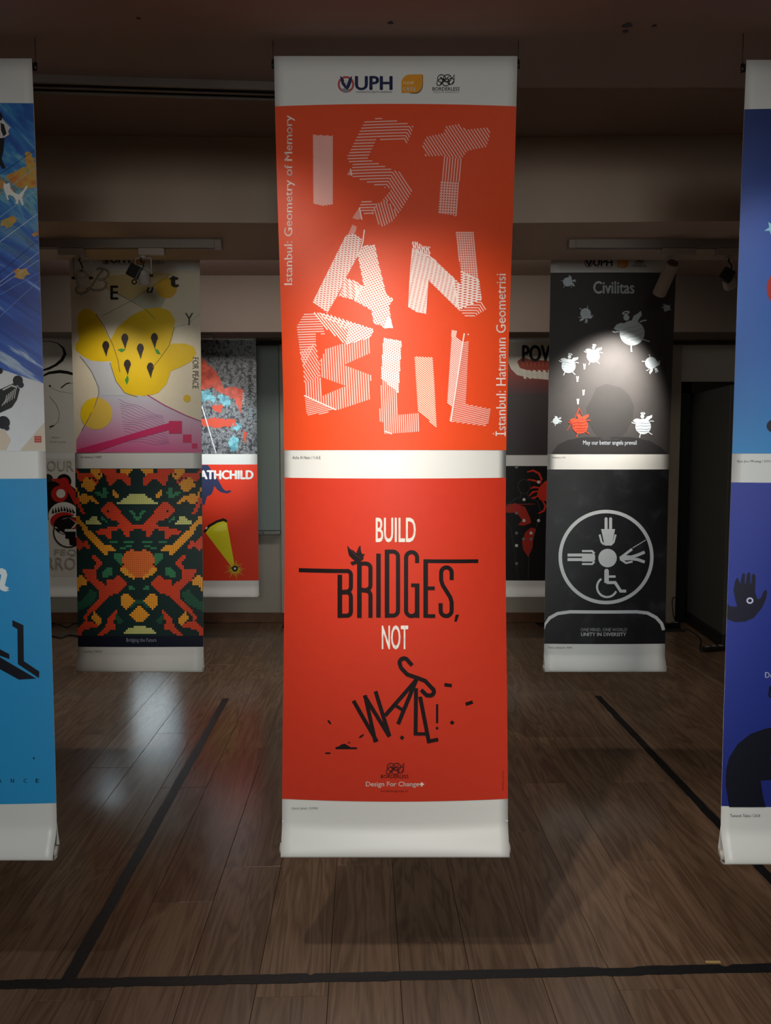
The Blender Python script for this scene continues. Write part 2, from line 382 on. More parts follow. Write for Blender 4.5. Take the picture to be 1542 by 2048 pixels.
class Art:
    """flat print on a banner: polygons in photo pixels laid onto the curved sheet"""
    def __init__(s, b, name, parent, base=1):
        s.b, s.name, s.parent, s.base = b, name, parent, base
        s.items = []; s.off = 0
    def add(s, tris_st, mat, lay): s.items.append((tris_st, mat, lay))
    def poly(s, pts, col, lay=0, raw=False):
        m = ink(col) if isinstance(col, str) else col
        q = [s.b.inv(*p) for p in pts]
        try: t = tessellate_polygon([[Vector((x, y, 0)) for x, y in q]])
        except Exception: return
        s.add([[q[i] for i in tri] for tri in t], m, lay)
    def rect_uv(s, py0, py1, col, lay=0):
        m = ink(col) if isinstance(col, str) else col
        xm = 771+F*s.b.xc/s.b.D
        z1 = s.b.inv(xm, py0)[1]; z0 = s.b.inv(xm, py1)[1]; h = s.b.W/2-.0002
        s.add([[(-h, z0), (h, z0), (h, z1)], [(-h, z0), (h, z1), (-h, z1)]], m, lay); return z0, z1
    def circle(s, cx, cy, r, col, lay=0, ry=None, n=28, rot=0):
        ry = ry or r; c, q = math.cos(rot), math.sin(rot)
        s.poly([(cx+r*math.cos(a)*c-ry*math.sin(a)*q, cy+r*math.cos(a)*q+ry*math.sin(a)*c) for a in [2*PI*k/n for k in range(n)]], col, lay)
    def stroke(s, pts, wd, col, lay=0, closed=False, taper=None):
        m = ink(col) if isinstance(col, str) else col
        n = len(pts); L, R = [], []
        for i in range(n):
            if closed: a, c = pts[i-1], pts[(i+1) % n]
            else: a, c = pts[max(0, i-1)], pts[min(n-1, i+1)]
            b = pts[i]
            def nv(p, q):
                dx, dy = q[0]-p[0], q[1]-p[1]; l = math.hypot(dx, dy) or 1; return (-dy/l, dx/l)
            n1 = nv(a, b) if a != b else nv(b, c); n2 = nv(b, c) if b != c else n1
            mx, my = n1[0]+n2[0], n1[1]+n2[1]; l = math.hypot(mx, my) or 1; mx /= l; my /= l
            k = max(.5, mx*n1[0]+my*n1[1]); ww = (wd if not taper else taper[i])/2/k
            L.append((b[0]+mx*ww, b[1]+my*ww)); R.append((b[0]-mx*ww, b[1]-my*ww))
        tr = []
        for i in range(n if closed else n-1):
            j = (i+1) % n
            q = [s.b.inv(*p) for p in (L[i], L[j], R[j], R[i])]
            tr += [[q[0], q[1], q[2]], [q[0], q[2], q[3]]]
        s.add(tr, m, lay)
    def ring(s, cx, cy, r, wd, col, lay=0, ry=None, rot=0, n=40, a0=0, a1=2*PI):
        ry = ry or r; c, q = math.cos(rot), math.sin(rot); full = abs(a1-a0) >= 2*PI-.01
        m = n if full else n+1
        s.stroke([(cx+r*math.cos(a)*c-ry*math.sin(a)*q, cy+r*math.cos(a)*q+ry*math.sin(a)*c) for a in [a0+(a1-a0)*k/n for k in range(m)]], wd, col, lay, closed=full)
    def hatch(s, poly, ang, sp, wd, col, lay=0):
        a = math.radians(ang); dx, dy = math.cos(a), math.sin(a); nx, ny = -dy, dx
        ds = [p[0]*nx+p[1]*ny for p in poly]; d = math.ceil(min(ds)/sp)*sp; m = ink(col); tr = []
        while d < max(ds):
            ts = []
            for i in range(len(poly)):
                p, q = poly[i-1], poly[i]; dp = p[0]*nx+p[1]*ny-d; dq = q[0]*nx+q[1]*ny-d
                if (dp < 0) != (dq < 0):
                    f = dp/(dp-dq); x = p[0]+(q[0]-p[0])*f; y = p[1]+(q[1]-p[1])*f; ts.append(x*dx+y*dy)
            ts.sort()
            for t0, t1 in zip(ts[::2], ts[1::2]):
                if t1-t0 < 1: continue
                nseg = max(1, int((t1-t0)/60))
                for k in range(nseg):
                    ta, tb = t0+(t1-t0)*k/nseg, t0+(t1-t0)*(k+1)/nseg
                    c4 = [(ta*dx+(d-wd/2)*nx, ta*dy+(d-wd/2)*ny), (tb*dx+(d-wd/2)*nx, tb*dy+(d-wd/2)*ny),
                          (tb*dx+(d+wd/2)*nx, tb*dy+(d+wd/2)*ny), (ta*dx+(d+wd/2)*nx, ta*dy+(d+wd/2)*ny)]
                    q = [s.b.inv(*p) for p in c4]; tr += [[q[0], q[1], q[2]], [q[0], q[2], q[3]]]
            d += sp
        s.add(tr, m, lay)
    def text(s, body, x0, y0, x1, y1, col, lay=0, bold=0.0, mode='h', italic=0.0, res=3):
        """fit the words into the box; mode 'up' reads bottom to top, 'down' top to bottom"""
        base, w_, lo, hi = glyphs(body, res)
        tr = []; m = ink(col) if isinstance(col, str) else col
        k_ = max(0, bold)*.9; shifts = [(0, 0)] if k_ == 0 else [(-k_, 0), (k_, 0), (0, -k_*.6), (0, k_*.6)]
        tris = [[(x+dx, y+dy) for x, y in t] for t in base for dx, dy in shifts]
        for t in tris:
            q = []
            for (x, y) in t:
                u, v = x/w_, (y-lo)/(hi-lo)
                if mode == 'h': p = (x0+(x1-x0)*u+italic*(y1-y0)*v, y1-(y1-y0)*v)
                elif mode == 'up': p = (x1-(x1-x0)*v, y1-(y1-y0)*u)
                else: p = (x0+(x1-x0)*v, y0+(y1-y0)*u)
                q.append(s.b.inv(*p))
            tr.append(q)
        s.add(tr, m, lay)
    def build(s):
        """cut every triangle along the sheet's own grid so the print lies flush on its curve; far-apart prints become parts of their own"""
        b = s.b; mats = []; V = {}; vl = []; faces = []
        xs = [(i/b.cols-.5)*b.W for i in range(1, b.cols)]; zs = b.zlines()
        def halves(pg, ax, c):
            lo, hi = [], []
            for i in range(len(pg)):
                p, q = pg[i-1], pg[i]; dp, dq = p[ax]-c, q[ax]-c
                if dp*dq < 0:
                    f = dp/(dp-dq); m = (p[0]+(q[0]-p[0])*f, p[1]+(q[1]-p[1])*f); lo.append(m); hi.append(m)
                if dq <= 0: lo.append(q)
                if dq >= 0: hi.append(q)
            return lo, hi
        def cut(pg, ax, cs):
            out = []; mx = max(p[ax] for p in pg)
            for c in cs:
                if len(pg) < 3: break
                if min(p[ax] for p in pg) >= c-1e-9: continue
                if mx <= c+1e-9: break
                lo, pg = halves(pg, ax, c)
                if len(lo) > 2: out.append(lo)
            if len(pg) > 2: out.append(pg)
            return out
        for tr, m, lay in s.items:
            if m not in mats: mats.append(m)
            mi = mats.index(m)
            for t in tr:
                a2 = (t[1][0]-t[0][0])*(t[2][1]-t[0][1])-(t[2][0]-t[0][0])*(t[1][1]-t[0][1])
                if abs(a2) < 1e-11: continue
                if a2 < 0: t = t[::-1]
                for pa in cut(list(t), 0, xs):
                    for pg in cut(pa, 1, zs):
                        ids = []
                        for (x, z) in pg:
                            k = (round(x*2e5), round(z*2e5), lay, mi)
                            if k not in V: V[k] = len(vl); vl.append((x, z, .0003+.0005*(s.base+lay)))
                            if not ids or ids[-1] != V[k]: ids.append(V[k])
                        if len(ids) > 1 and ids[0] == ids[-1]: ids.pop()
                        for q in range(1, len(ids)-1):
                            if len({ids[0], ids[q], ids[q+1]}) == 3: faces.append((ids[0], ids[q], ids[q+1], mi))
        pos, nrm = [], []
        for x, z, o_ in vl:
            p, n = b.SN(x/b.W, z); pos.append(p+n*o_); nrm.append(n)
        # pieces
        par = list(range(len(vl)))
        def find(a):
            while par[a] != a: par[a] = par[par[a]]; a = par[a]
            return a
        for f in faces:
            r0 = find(f[0])
            for q in f[1:3]:
                r1 = find(q)
                if r1 != r0: par[r1] = r0
        isl = {}
        for f in faces: isl.setdefault(find(f[0]), []).append(f)
        keys = list(isl); group = {k: 0 for k in keys}
        if len(keys) <= 800:
            bb = []
            for k in keys:
                ps = [pos[i] for f in isl[k] for i in f[:3]]
                lo = [min(p[a] for p in ps) for a in range(3)]; hi = [max(p[a] for p in ps) for a in range(3)]
                bb.append((lo, hi, max(h-l for h, l in zip(hi, lo))))
            gp = list(range(len(keys)))
            def gf(a):
                while gp[a] != a: gp[a] = gp[gp[a]]; a = gp[a]
                return a
            for i in range(len(keys)):
                for j in range(i):
                    if gf(i) == gf(j): continue
                    g2 = sum(max(0, bb[i][0][a]-bb[j][1][a], bb[j][0][a]-bb[i][1][a])**2 for a in range(3))
                    if math.sqrt(g2) <= max(.02, .5*max(bb[i][2], bb[j][2])): gp[gf(i)] = gf(j)
            group = {k: gf(i) for i, k in enumerate(keys)}
        first = None
        for gid in dict.fromkeys(group.values()):
            fs = [f for k in keys if group[k] == gid for f in isl[k]]
            used = sorted({i for f in fs for i in f[:3]}); ix = {v: i for i, v in enumerate(used)}
            me = bpy.data.meshes.new(s.name)
            me.from_pydata([pos[i] for i in used], [], [(ix[f[0]], ix[f[1]], ix[f[2]]) for f in fs])
            mm = sorted({f[3] for f in fs}); mx = {m: i for i, m in enumerate(mm)}
            for m in mm: me.materials.append(mats[m])
            for p, f in zip(me.polygons, fs): p.material_index = mx[f[3]]; p.use_smooth = True
            me.normals_split_custom_set_from_vertices([nrm[i] for i in used])
            o = bpy.data.objects.new(s.name, me); COL.objects.link(o); o.parent = s.parent; first = first or o
        return first
_gl = {}
def glyphs(body, res):
    k = (body, res)
    if k in _gl: return _gl[k]
    cu = bpy.data.curves.new('letters', 'FONT'); cu.body = body; cu.size = 1; cu.resolution_u = res; cu.fill_mode = 'FRONT'
    ob = bpy.data.objects.new('letters', cu); COL.objects.link(ob)
    dg = bpy.context.evaluated_depsgraph_get(); ev = ob.evaluated_get(dg); me = ev.to_mesh()
    V = [(v.co.x, v.co.y) for v in me.vertices]; tr = []
    for p in me.polygons:
        ids = list(p.vertices)
        for i in range(1, len(ids)-1): tr.append([V[ids[0]], V[ids[i]], V[ids[i+1]]])
    ev.to_mesh_clear(); bpy.data.objects.remove(ob); bpy.data.curves.remove(cu)
    x0 = min(v[0] for v in V); x1 = max(v[0] for v in V); lo = min(v[1] for v in V); hi = max(v[1] for v in V)
    tr = [[(x-x0, y) for x, y in t] for t in tr]
    _gl[k] = (tr, x1-x0, lo, hi); return _gl[k]

def poster(b, py0, py1, col, label, extra=None):
    a = Art(b, 'poster', b.e, 1); a.rect_uv(py0, py1, col); o = a.build(); o['label'] = label
    return o
def knot(A, cx, cy, wd, col, lw, lay=1):
    h = wd*.62
    A.ring(cx-wd*.22, cy-h*.16, wd*.22, lw, col, lay, ry=h*.34, rot=.3, n=20)
    A.ring(cx+wd*.10, cy-h*.18, wd*.22, lw, col, lay, ry=h*.32, rot=-.3, n=20)
    A.ring(cx+wd*.02, cy+h*.18, wd*.20, lw, col, lay, ry=h*.32, rot=0, n=20)
    A.ring(cx+wd*.30, cy+h*.10, wd*.16, lw, col, lay, ry=h*.30, rot=.8, n=20)
    A.ring(cx-wd*.32, cy+h*.16, wd*.14, lw, col, lay, ry=h*.34, rot=.6, n=20)
    A.stroke([(cx-wd*.3, cy-h*.3), (cx+wd*.25, cy+h*.35)], lw, col, lay); A.stroke([(cx+wd*.2, cy-h*.35), (cx-wd*.3, cy+h*.35)], lw, col, lay)
    A.stroke([(cx+wd*.38, cy-h*.2), (cx+wd*.49, cy-h*.5), (cx+wd*.47, cy+h*.05), (cx+wd*.36, cy+h*.3)], lw, col, lay)
def logos(b, ox=0, oy=0, k=1.0, dark='#262b57'):
    A = Art(b, 'logo_print', b.e, 1)
    T = lambda x, y: (ox+(x-711)*k, oy+(y-180)*k)
    TP = lambda pts: [T(*p) for p in pts]
    bx = lambda x0, y0, x1, y1: T(x0, y0)+T(x1, y1)
    A.ring(*T(692, 169), 14.5*k, 4*k, '#b9474e')
    A.poly(TP([(680, 152), (687, 158), (690, 166), (693, 174), (697, 180), (690, 177), (683, 168)]), dark, 1)
    A.poly(TP([(704, 152), (698, 158), (695, 166), (692, 174), (694, 181), (699, 175), (703, 165)]), dark, 1)
    A.poly(TP([(682, 178), (691, 177), (700, 179), (698, 184), (690, 186), (684, 183)]), '#8f9093', 1)
    A.circle(*T(691, 164), 3.2*k, '#c9c9cc', 2)
    A.text('UPH', *bx(711, 153, 784, 180), dark, bold=.035)
    A.text('UNIVERSITAS PELITA HARAPAN', *bx(712, 182.5, 784, 186), '#3b3f62', res=1)
    leaf = [(803, 186)]+[(803+17*(1-math.cos(t)), 166-16.5*math.sin(t)) for t in [i*PI/12 for i in range(7)]]+[(845, 149)]+[(830+15*math.cos(t), 168+18*math.sin(t)) for t in [i*PI/12 for i in range(7)]]
    A.poly(TP([(x+1, y+1.5) for x, y in leaf[5:]]+[T and (820, 187)]), '#4c4a44'); A.poly(TP(leaf), '#e0982a', 1)
    A.text('new', *bx(807, 163, 828, 170), '#f2dcae', 2, res=1); A.text('UPH', *bx(807, 175, 830, 183), '#f5ead2', 2, bold=.03, res=1)
    knot(A, *T(891, 161), 36*k, '#1c1b1d', 1.6*k)
    A.text('BORDERLESS', *bx(865, 174.5, 919, 181.5), '#1c1b1d', bold=.012, res=2)
    A.text('DESIGN FOR CHANGE GROUP', *bx(867, 183, 918, 186), '#77757a', res=1)
    return A.build()
def caption(b, body, x0, y0, x1, y1):
    A = Art(b, 'caption', b.e, 1); A.text(body, x0, y0, x1, y1, '#4a4a4c', res=1); return A.build()
def artwork(b, par, name='printed_motif'): return Art(b, name, par, 2)

# ================= middle banner
CEN = Banner(P(790, 1706, 2.0).x, 2.0, 1.0, 'front-row red banner with ISTANBUL over BUILD BRIDGES NOT WALLS')
logos(CEN, 711, 180, 1.0)
pu = poster(CEN, 208, 900, '#e04a20', 'red poster with ISTANBUL in hatched letters')
A = artwork(CEN, pu, 'hatched_lettering'); W_ = '#f6e2dc'; PK = '#f0b8ae'
A.hatch([(626, 270), (666, 272), (666, 409), (646, 412), (627, 408)], 14, 2.4, 1.9, PK)
A.hatch([(628, 272), (664, 273), (664, 409), (630, 409)], 76, 3.1, 1.3, PK, 1)
A.hatch([(729, 244), (757, 236), (784, 241), (812, 245), (820, 252), (808, 284), (753, 279), (735, 318), (779, 337), (786, 341), (771, 376), (748, 370), (704, 353), (698, 348), (704, 338), (706, 330), (697, 323), (694, 315)], -2, 6.0, 2.2, PK)
A.hatch([(820, 252), (827, 252), (822, 270), (813, 289), (806, 282)], 60, 5.2, 2.2, PK)
A.hatch([(786, 341), (805, 345), (824, 383), (812, 405), (797, 428), (775, 402), (762, 405), (783, 378), (771, 376)], 57, 5.6, 2.2, PK)
A.hatch([(752, 408), (762, 405), (775, 402), (797, 428), (785, 443), (766, 454), (754, 447), (748, 430), (743, 427)], 74, 5.4, 2.2, PK)
A.hatch([(724, 400), (737, 401), (755, 408), (745, 428), (722, 427), (718, 417)], -2, 5.8, 2.2, PK)
A.hatch([(705, 436), (718, 416), (724, 438), (714, 440)], 76, 2.6, 1.6, PK); A.stroke([(719, 416), (724, 440)], 2, W_, 1)
A.hatch([(694, 350), (700, 340), (704, 352)], 76, 2.6, 1.6, PK); A.stroke([(701, 338), (704, 352)], 2, W_, 1)
A.hatch([(852, 274), (887, 267), (892, 253), (919, 248), (931, 260), (978, 255), (980, 269), (973, 294), (935, 302), (923, 318), (884, 312), (852, 313), (843, 296)], 57, 5.5, 2.2, PK)
A.hatch([(884, 312), (923, 318), (918, 364), (881, 363)], 95, 5.5, 2.2, PK)
for an in (3, 94): A.hatch([(881, 363), (918, 365), (912, 432), (876, 427)], an, 5.4, 2.3, PK, 0 if an == 3 else 1)
L1 = [(691, 473), (700, 467), (710, 468), (724, 479), (718, 508), (692, 556), (676, 590), (655, 626), (626, 604)]
A.hatch(L1, 32, 4.0, 2.1, W_); A.hatch(L1, -4, 4.4, 1.9, W_, 1)
A.hatch([(697, 468), (705, 449), (714, 454), (710, 468)], 76, 2.6, 1.7, PK)
A.hatch([(692, 556), (710, 562), (726, 572), (712, 600), (700, 598), (678, 592)], 50, 4.0, 2.2, W_); A.hatch([(692, 556), (710, 562), (726, 572), (712, 600), (700, 598), (678, 592)], 34, 5.4, 1.6, W_, 1)
A3 = [(720, 505), (727, 492), (750, 490), (758, 530), (773, 590), (787, 598), (778, 612), (783, 645), (786, 656), (770, 657), (760, 650), (748, 648), (743, 622), (736, 616), (709, 602), (712, 573), (728, 573), (716, 512)]
A.hatch(A3, -22, 4.6, 2.5, W_); A.hatch(A3, 58, 4.9, 2.3, W_, 1)
A.poly([(768, 657), (777, 632), (782, 640), (786, 656)], '#fbf3ee', 2)
A.stroke([(729, 460), (726, 484), (721, 503), (717, 512)], 2.4, W_, 2)
N1 = [(824, 500), (846, 509), (871, 522), (904, 553), (918, 621), (857, 561), (852, 628), (833, 624), (816, 614), (820, 540)]
A.hatch(N1, -12, 3.1, 1.9, W_); A.hatch(N1, 10, 3.4, 1.7, W_, 1)
NE = [(824, 483), (834, 484), (844, 492), (860, 494), (861, 514), (824, 500)]
A.hatch(NE, 82, 4.1, 2.3, W_); A.hatch(NE, 55, 6, 1.6, W_, 1)
N2 = [(911, 464), (946, 464), (957, 560), (921, 543)]
A.hatch(N2, 0, 4.8, 2.2, PK); A.hatch(N2, 85, 4.6, 2.2, PK, 1)
N3 = [(904, 553), (921, 569), (921, 543), (958, 560), (963, 600), (918, 620)]
A.hatch(N3, 14, 5.0, 2.4, W_); A.hatch(N3, -16, 4.8, 2.2, W_, 1)
A.hatch([(918, 620), (963, 600), (958, 610), (947, 634), (934, 637)], 0, 5.4, 2.3, PK)
A.hatch([(963, 600), (972, 619), (948, 634)], 58, 5, 2.3, PK)
for st in ([(824, 500), (858, 513), (872, 523)], [(904, 553), (918, 621)], [(921, 543), (957, 561)]): A.stroke(st, 2.4, W_, 2)
A.hatch([(594, 653), (610, 626), (628, 625), (646, 652), (650, 668), (640, 668), (632, 668), (632, 686), (607, 735), (600, 700)], -2, 5.0, 2.3, PK)
A.hatch([(607, 735), (600, 705), (632, 686), (637, 718), (641, 722), (640, 752), (609, 765)], 57, 4.8, 2.3, PK)
A.hatch([(609, 765), (640, 752), (645, 792), (692, 772), (640, 753), (641, 722), (652, 698), (690, 686), (697, 690), (740, 676), (741, 690), (739, 707), (688, 730), (746, 752), (738, 770), (739, 799), (676, 820), (610, 792)], 87, 4.8, 2.4, PK)
BD = [(628, 625), (655, 628), (749, 659), (740, 676), (693, 690), (646, 652)]
A.hatch(BD, 52, 4.6, 2.3, W_); A.hatch([(697, 643), (749, 659), (740, 676), (693, 690)], -30, 4.6, 2.2, W_, 1); A.hatch([(628, 625), (655, 628), (697, 643), (694, 660)], 20, 5, 1.8, W_, 1)
A.hatch([(610, 792), (673, 819), (640, 829), (632, 827), (618, 833), (613, 825)], -14, 3.7, 1.9, PK); A.stroke([(609, 791), (673, 820)], 2.4, W_, 2)
U1 = [(767, 676), (803, 682), (797, 786), (762, 757)]
A.hatch(U1, 84, 3.9, 2.4, W_); A.hatch(U1, 30, 4.2, 2.2, W_, 1)
A.hatch([(763, 757), (796, 785), (794, 830), (838, 826), (840, 863), (770, 868), (766, 845), (758, 842), (761, 800)], 88, 4.2, 2.2, PK)
U3 = [(829, 713), (865, 715), (868, 760), (873, 855), (836, 823)]
A.hatch(U3, 38, 3.3, 1.9, '#f6d8c4')
A.stroke([(769, 862), (784, 868)], 2, W_, 2)
A.hatch([(903, 672), (912, 675), (925, 685), (903, 815), (894, 808)], 38, 3.2, 1.9, W_)
A.poly([(903, 660), (914, 662), (911, 676), (902, 672)], '#eebdb4')
A.hatch([(925, 685), (937, 681), (931, 808), (981, 818), (976, 848), (968, 852), (898, 843), (903, 815)], -13, 3.7, 2.0, PK)
A.stroke([(928, 667), (925, 685), (901, 843)], 2.6, W_, 2); A.circle(936, 669, 1.4, W_)
A.build()
A = artwork(CEN, pu, 'side_lettering')
A.text('Istanbul: Geometry of Memory', 569, 231, 590, 570, W_, mode='up', bold=.008); A.text('\u0130stanbul: Hat\u0131ran\u0131n Geometrisi', 985, 548, 1011, 872, W_, mode='up', bold=.008)
A.build()
caption(CEN, 'Aisha Al Naim / U.A.E.', 585, 912, 642, 918)
pl = poster(CEN, 957, 1603, '#c43520', 'red poster reading BUILD BRIDGES NOT WALLS with a perched dove')
A = artwork(CEN, pl, 'lettering'); K = '#170b0d'
A.text('BUILD', 752, 1036, 831, 1084, '#ddd6ce', bold=.018); A.text('NOT', 764, 1251, 816, 1298, '#e9e3dc', bold=.02)
def arc(cx, cy, r, a0, a1, n=6, ry=None):
    ry = ry or r
    return [(cx+r*math.cos(math.radians(a0+(a1-a0)*k/n)), cy+ry*math.sin(math.radians(a0+(a1-a0)*k/n))) for k in range(n+1)]
sw = 8.2
A.stroke([(598, 1140), (694, 1142)]+arc(694, 1149.5, 8, -80, 0, 4)+[(702, 1172)]+arc(693, 1174, 9, 0, 90, 4)+[(680, 1184)], sw, K)
A.stroke([(681, 1185)]+arc(693, 1193, 9, -90, 0, 4)+[(702, 1223)]+arc(694, 1223, 8, 0, 90, 4)+[(676, 1231)], sw, K, 1)
A.stroke([(680, 1149), (680, 1235)], 9, K, 2)
A.stroke([(719, 1124), (719, 1235)], 9, K, 2)
A.stroke([(715, 1127), (732, 1127)]+arc(732, 1136, 9, -90, 0, 4)+[(741, 1168)]+arc(731, 1170, 10, 0, 90, 4)+[(719, 1179)], sw, K)
A.stroke([(724, 1180)]+arc(732, 1190, 9, -90, 0, 4)+[(741, 1235)], sw, K, 1)
A.stroke([(757, 1107), (757, 1235)], 9, K)
A.stroke([(774, 1099), (774, 1235)], 9, K, 1)
A.stroke([(774, 1103), (786, 1103)]+arc(786, 1113, 10, -90, 0, 4)+[(796, 1221)]+arc(786, 1221, 10, 0, 90, 4)+[(774, 1231)], sw, K)
A.stroke([(834, 1126)]+arc(823, 1115, 11, 0, -180, 8)+[(812, 1221)]+arc(823, 1221, 11, 180, 0, 8), sw, K)
A.stroke([(834, 1167), (834, 1235)], 9, K, 1); A.stroke([(822, 1170), (838, 1170)], 7, K, 2)
A.stroke([(851, 1119), (851, 1235)], 9, K, 1); A.stroke([(847, 1122), (956, 1122)], 7.5, K); A.stroke([(851, 1176), (869, 1176)], 7, K, 2); A.stroke([(851, 1231.5), (870, 1231.5)], 7, K, 2)
A.stroke([(903, 1160)]+arc(892.5, 1145, 10.5, 0, -180, 8)+[(882, 1160), (885, 1170), (900, 1194), (903, 1204), (903, 1221)]+arc(892, 1221, 11, 0, 180, 8)+[(881, 1206)], sw, K)
A.poly([(911, 1229), (918, 1229), (913, 1243), (908, 1243)], K)
A.build()
A = artwork(CEN, pl, 'dove_print')
A.poly([(695, 1090), (700, 1097), (708, 1101), (713, 1106), (717, 1095), (721, 1090), (722, 1102), (725, 1108), (730, 1107), (727, 1111), (727, 1117), (721, 1122), (713, 1127), (704, 1130), (701, 1124), (711, 1121), (705, 1117), (698, 1110), (696, 1100)], K, 3)
A.stroke([(699, 1096), (712, 1110), (722, 1117)], .9, '#5c2420', 4); A.stroke([(719, 1094), (717, 1106)], .9, '#5c2420', 4)
A.build()
A = artwork(CEN, pl, 'tumbling_letters')
for st in ([(707, 1401), (754, 1483)], [(751, 1484), (730, 1390)], [(729, 1391), (779, 1473)], [(751, 1382), (779, 1472)], [(770, 1431), (832, 1360)], [(833, 1358), (796, 1448)], [(832, 1376), (831, 1470)], [(840, 1393), (858, 1486)]):
    A.stroke(st, 8, K, random.choice([0, 1]))
A.stroke([(789, 1409), (805, 1419)], 6.5, K, 2); A.stroke([(828, 1467), (853, 1467)], 6.5, K, 2); A.stroke([(856, 1482), (876, 1478)], 7, K, 2)
A.stroke([(824, 1330), (816, 1321)]+arc(808, 1325, 9, -50, -190, 8)+[(802, 1335), (814, 1348), (834, 1355), (850, 1361), (864, 1376)]+arc(859, 1382, 8.5, -30, 110, 6)+[(853, 1390), (842, 1379)], 8, K, 2)
A.stroke([(874, 1408), (874, 1446)], 4.6, K); A.circle(874, 1456, 2.8, K)
def rrect(cx, cy, w, h, deg):
    a = math.radians(deg); c, s_ = math.cos(a), math.sin(a)
    return [(cx+x*c-y*s_, cy+x*s_+y*c) for x, y in ((-w/2, -h/2), (w/2, -h/2), (w/2, h/2), (-w/2, h/2))]
for q in (rrect(896, 1370, 15, 7, 8), rrect(938, 1406, 15, 7, -18), rrect(904, 1445, 7, 7, 45), rrect(804, 1475, 7, 7, 35)): A.poly(q, K)
A.circle(659, 1444, 5.5, K, ry=2, rot=.9); A.circle(723, 1472, 6, K, ry=2, rot=-.65); A.circle(656, 1506, 6, K, ry=1.8)
A.poly([(671, 1494), (678, 1492), (684, 1488), (690, 1487), (696, 1491), (702, 1494), (714, 1494), (714, 1498), (671, 1498)], K); A.circle(698, 1485, 3, '#7d1f18', ry=2)
knot(A, 790, 1537, 36, '#3b0f0e', 1.5); A.text('BORDERLESS', 762, 1549, 817, 1556, '#3b0f0e', bold=.01, res=2)
A.text('Design For Change', 732, 1563, 838, 1575, '#e3d6cf', bold=.02); A.stroke([(839, 1568), (848, 1568)], 3, '#e3d6cf'); A.stroke([(843.5, 1564), (843.5, 1572.5)], 3, '#e3d6cf', 1)
A.text('borderlessgroup.co', 762, 1579, 816, 1585, '#3b0f0e', res=1); A.text('Build bridges not walls, poster', 1004, 1540, 1007.5, 1580, '#5d1712', mode='up', res=1)
A.build()
caption(CEN, 'Cyrus Salehi / DMW', 583, 1614, 636, 1620)

# ================= left front banner
LEF = Banner(P(115, 1712, 1.985).x-.3, 1.985, .55, 'front-row banner with a blue painted cat poster over a light blue one', zt=2.365)
M_PAINT = ramp_noise_ink([(.28, '#16386f'), (.42, '#1d56a8'), (.50, '#2f7dbd'), (.56, '#6fa9bd'), (.61, '#3e7a8a'), (.66, '#c98a2c'), (.74, '#c75a26')], 5.0, stretch=(1, 1, 3.2), rot=-.62, distort=.8)
def paint_blend(za, zb):
    m = ramp_noise_ink([(.28, '#16386f'), (.42, '#1d56a8'), (.50, '#2f7dbd'), (.56, '#6fa9bd'), (.60, '#3e7a8a'), (.64, '#c98a2c'), (.72, '#c75a26')], 5.0, stretch=(1, 1, 3.2), rot=-.62, distort=.8)
    nt = m.node_tree; b = nt.nodes['Principled BSDF']; c0 = b.inputs['Base Color'].links[0].from_socket
    tc = nt.nodes.new('ShaderNodeTexCoord'); mp = nt.nodes.new('ShaderNodeMapping'); mp2 = nt.nodes.new('ShaderNodeMapping'); mp.inputs['Rotation'].default_value = (0, -.62, 0); mp2.inputs['Scale'].default_value = (.6, 1, 5)
    n = nt.nodes.new('ShaderNodeTexNoise'); n.inputs['Scale'].default_value = 7; n.inputs['Detail'].default_value = 10; n.inputs['Distortion'].default_value = .4
    cr = nt.nodes.new('ShaderNodeValToRGB'); el = cr.color_ramp.elements
    el[0].position = .30; el[0].color = lin('#132f80'); el[1].position = .74; el[1].color = lin('#1c4bb0')
    for p_, c_ in ((.50, '#1c4bb0'), (.60, '#2a62c4'), (.66, '#b8cfe8')): e = el.new(p_); e.color = lin(c_)
    sx = nt.nodes.new('ShaderNodeSeparateXYZ'); mr = nt.nodes.new('ShaderNodeMapRange'); mr.inputs['From Min'].default_value = za; mr.inputs['From Max'].default_value = zb
    mx = nt.nodes.new('ShaderNodeMix'); mx.data_type = 'RGBA'; L = nt.links.new
    L(tc.outputs['Object'], mp.inputs['Vector']); L(mp.outputs[0], mp2.inputs['Vector']); L(mp2.outputs[0], n.inputs['Vector']); L(n.outputs['Fac'], cr.inputs['Fac'])
    L(tc.outputs['Object'], sx.inputs[0]); L(sx.outputs['Z'], mr.inputs['Value']); L(mr.outputs[0], mx.inputs['Factor']); L(cr.outputs['Color'], mx.inputs[6]); L(c0, mx.inputs[7]); L(mx.outputs[2], b.inputs['Base Color'])
    return m
def ragged(pts, amp=2.5, step=4, seed=3):
    r_ = random.Random(seed); out = []
    for i in range(len(pts)):
        (x0, y0), (x1, y1) = pts[i], pts[(i+1) % len(pts)]; n = max(1, int(math.hypot(x1-x0, y1-y0)/step))
        for k in range(n): out.append((x0+(x1-x0)*k/n+r_.uniform(-amp, amp), y0+(y1-y0)*k/n+r_.uniform(-amp, amp)))
    return out
M_PAINTB = ramp_noise_ink([(.30, '#132f80'), (.50, '#1c4bb0'), (.60, '#2a62c4'), (.66, '#b8cfe8'), (.72, '#1c4bb0')], 7.0, stretch=(.6, 1, 5), rot=-.62, distort=.4)
lu = poster(LEF, 207, 902, '#e2e6ea', 'blue and orange painted poster with a white cat'); 
A = artwork(LEF, lu)
A.poly([(-420, 205), (-200, 206), (78, 207), (80, 300), (84, 420), (88, 480), (93, 600), (97, 767), (0, 738), (-200, 680), (-400, 625), (-440, 480)], paint_blend(LEF.inv(60, 560)[1], LEF.inv(60, 400)[1]))
